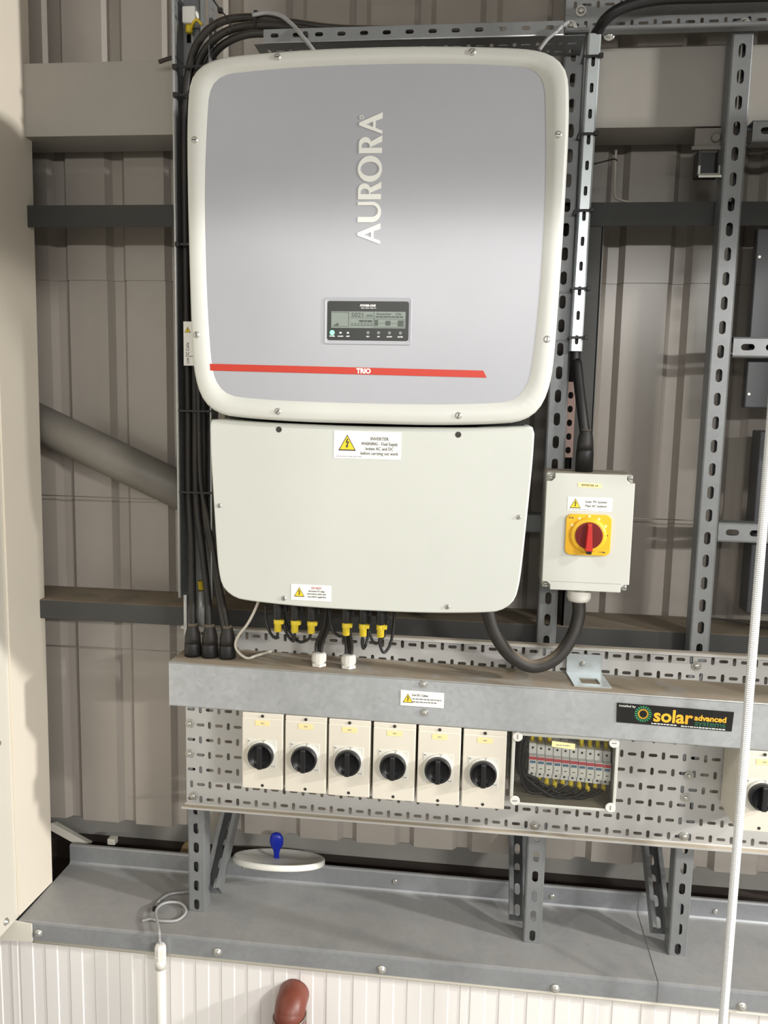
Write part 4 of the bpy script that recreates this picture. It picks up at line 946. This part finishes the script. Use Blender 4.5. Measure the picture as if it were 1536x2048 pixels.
# bucket lid with blue scoop in the gap
lc = Vector((-.500, .158, .694)); tilt = math.radians(-20)
ld = thing('bucket_lid', 'round white bucket lid lying in the gap behind the ledge', 'lid', lc)
axn = Vector((0, math.sin(-tilt), math.cos(tilt)))
MB().lathe([(.119, -.008), (.121, -.006), (.121, .004), (.119, .007), (.114, .007), (.111, .002), (.03, .002)], lc, axn, 56).build('lid_disc', 'lidwhite', ld)
sp0 = A_(553, 1716, .16); 
sc = thing('blue_scoop', 'bright blue plastic scoop standing up on the white lid', 'scoop', sp0)
prof = [(.0075, -.012), (.0072, .012), (.009, .022), (.0165, .036), (.0185, .046), (.0175, .058), (.012, .068), (.004, .0715)]
mb = MB().lathe(prof, (0, 0, 0), (0, 0, 1), 24); mb.v = [Vector((v.x, v.y*.55, v.z))+sp0 for v in mb.v]; mb.build('scoop_body', 'blue', sc)
# offcuts in the gap
a0, a1 = A_(100, 1652, .20), A_(172, 1692, .20)
d_ = (a1-a0); mb = MB(); nn = Vector((-d_.z, 0, d_.x)).normalized()*.011
mb.add([a0-nn, a1-nn, a1+nn, a0+nn]+[v+Vector((0, .03, -.012)) for v in (a0-nn, a1-nn, a1+nn, a0+nn)], [(0, 1, 2, 3), (4, 7, 6, 5), (0, 4, 5, 1), (1, 5, 6, 2), (2, 6, 7, 3), (3, 7, 4, 0)])
o = mb.build('metal_offcut', 'bead', None, a1); tag(o, 'pale strip offcut leaning in the gap at far left', 'offcut')
o = MB().prism([(A_(350, 1710, .24).x, A_(350, 1710, .24).z-.02), (A_(380, 1710, .24).x, A_(380, 1710, .24).z-.02), (A_(380, 1688, .24).x, A_(380, 1680, .24).z), (A_(366, 1690, .24).x, A_(366, 1690, .24).z)], .24, .255).build('board_offcut', 'wood', None, A_(365, 1710, .24)); tag(o, 'brown board offcut beside the left strut foot', 'offcut')
p = A_(225, 1680, .21); o = MB().rbox(p.x-.011, p.x+.011, .20, .222, p.z-.010, p.z+.007, .002).lathe([(.004, 0), (.004, .002)], (p.x, .20, p.z), (0, -1, 0), 10).build('clip_block', 'bead', None, p); tag(o, 'small pale clip block in the gap at left', 'clip')
# beam clamp with white cap
p0, p1 = A_(1390, 258, .04), A_(1462, 298, .04)
bc = thing('beam_clamp', 'grey beam clamp with round bolt under the beige beam at right', 'clamp', (p0.x, .04, p1.z))
MB().box(p0.x, p1.x, .036, .042, p1.z, p0.z).box(p0.x-.006, p1.x, .030, .036, p1.z-.003, p1.z+.004).build('clamp_plate', 'tube', bc)
q = A_(1431, 276, .036); MB().lathe([(.0095, 0), (.0095, .006), (.007, .008)], (q.x, .036, q.z), (0, -1, 0), 18).build('bolt', 'tube', bc)
q0, q1 = A_(1398, 300, .03), A_(1440, 350, .03)
MB().box(q0.x, q0.x+.006, .03, .07, q1.z, q0.z).box(q1.x-.006, q1.x, .03, .07, q1.z, q0.z).box(q0.x, q1.x, .066, .07, q1.z, q0.z).build('channel_drop', 'purlin', bc)
MB().box(q0.x+.007, q1.x-.007, .05, .052, q1.z, q0.z).build('opening_shade', 'blackpl', bc)  # black sheet standing in for the shade inside the open channel
MB().add([(q0.x-.004, .0, q1.z-.012), (q1.x-.004, .0, q1.z-.012), (q1.x+.002, .03, q1.z), (q0.x+.002, .03, q1.z), (q0.x-.004, .0, q1.z-.008), (q1.x-.004, .0, q1.z-.008), (q1.x+.002, .03, q1.z+.004), (q0.x+.002, .03, q1.z+.004)], [(0, 3, 2, 1), (4, 5, 6, 7), (0, 1, 5, 4), (1, 2, 6, 5), (2, 3, 7, 6), (3, 0, 4, 7)]).box(q0.x, q0.x+.004, .024, .03, q1.z, q1.z+.018).box(q1.x-.004, q1.x, .024, .03, q1.z, q1.z+.018).build('white_end_cap', 'lidwhite', bc)
# loose tie end and white cable behind the strip
cable('cable_tie_tail', [A_(1188, 328, .0), A_(1212, 322, .0), A_(1229, 318, .01), A_(1234, 322, .012)], .0017, 'black', 'loose black cable tie tail sticking out right of the zinc strip', 'cable tie', n=6, sub=3)
cable('white_cable', [A_(1232, 300, .15), A_(1230, 350, .15), A_(1230, 390, .13), A_(1240, 400, .12), A_(1268, 406, .11)], .0028, 'whitecable', 'thin white cable hanging below the beige beam right of the zinc strip', 'cable')
cable('black_wire', [A_(1416, 1236, .1), A_(1440, 1238, .1), A_(1490, 1248, .09), A_(1560, 1260, .08)], .0016, 'black', 'thin black wire lying on the dusty rail at right', 'wire')
cable('red_wire', [A_(318, 124, .0), A_(335, 118, .0), A_(352, 114, .0)], .0045, 'dark', 'dark cable end poking out left of the upright tray', 'cable')
# white junction box with yellow fitting at top left
p = A_(381, 33, -.02)
jb = thing('junction_box', 'small bright white box behind the top of the left tray', 'junction box', p)
MB().rbox(p.x-.015, p.x+.015, -.032, -.002, p.z-.017, p.z+.017, .003).build('box', 'paper', jb)
MB().lathe([(.006, 0), (.008, .003), (.008, .014), (.004, .016)], (p.x-.004, -.018, p.z-.017), (0, 0, -1), 12).build('yellow_fitting', 'ferrule', jb)
MB().tube([(p.x+.002, -.02, p.z-.024), (p.x+.010, -.030, p.z-.016), (p.x+.020, -.034, p.z-.013), (p.x+.029, -.030, p.z-.022)], .003, 8, 5).build('yellow_lead', 'ferrule', jb)
p = A_(402, 1170, -.01); o = thing('brass_fitting', 'small brass fitting behind the black cables near the tray end', 'fitting', p)
MB().lathe([(.005, -.012), (.007, -.010), (.007, .002), (.0085, .003), (.0085, .009), (.005, .010)], p, (0, 0, 1), 6, False).build('brass_nut', 'ferrule', o)
MB().lathe([(.0085, -.10), (.0085, -.014)], p, (0, 0, 1), 14).build('stub_pipe', 'galv', o)
# dark equipment of the neighbouring unit at the right edge
dk = thing('equipment_housing', 'dark grey metal housing of the next unit at the right edge', 'equipment', (.62, -.05, 1.5))
pa, pb = A_(1512, 500, .052), A_(1500, 816, .052)
MB().rbox(pa.x, .80, .052, .078, pb.z, 2.28, .003).build('back_plate', 'darkplate', dk)
for z in (pb.z+.03, pb.z+.32): MB().lathe([(.003, 0), (.003, .001)], (pa.x+.008, .0515, z), (0, -1, 0), 10).build('rivet', 'steelbolt', dk)
MB().rbox(.780, 1.40, -.292, -.19, 1.86, 2.53, .02, 3).build('cover', 'cover', dk); MB().rbox(.80, 1.37, -.19, -.06, 1.88, 2.50, .01).build('heat_sink_body', 'darkplate', dk); MB().rbox(.81, 1.36, -.271, -.06, 1.49, 1.855, .01).build('wiring_box', 'lowbox', dk)  # unseen cover, heat sink and box added to block the right lamp
pc = A_(1518, 880, .052)
MB().rbox(A_(1510, 1000, .052).x, .80, .052, .11, A_(1515, 1228, .052).z, pc.z+.02, .003).build('lower_box', 'darkplate', dk)
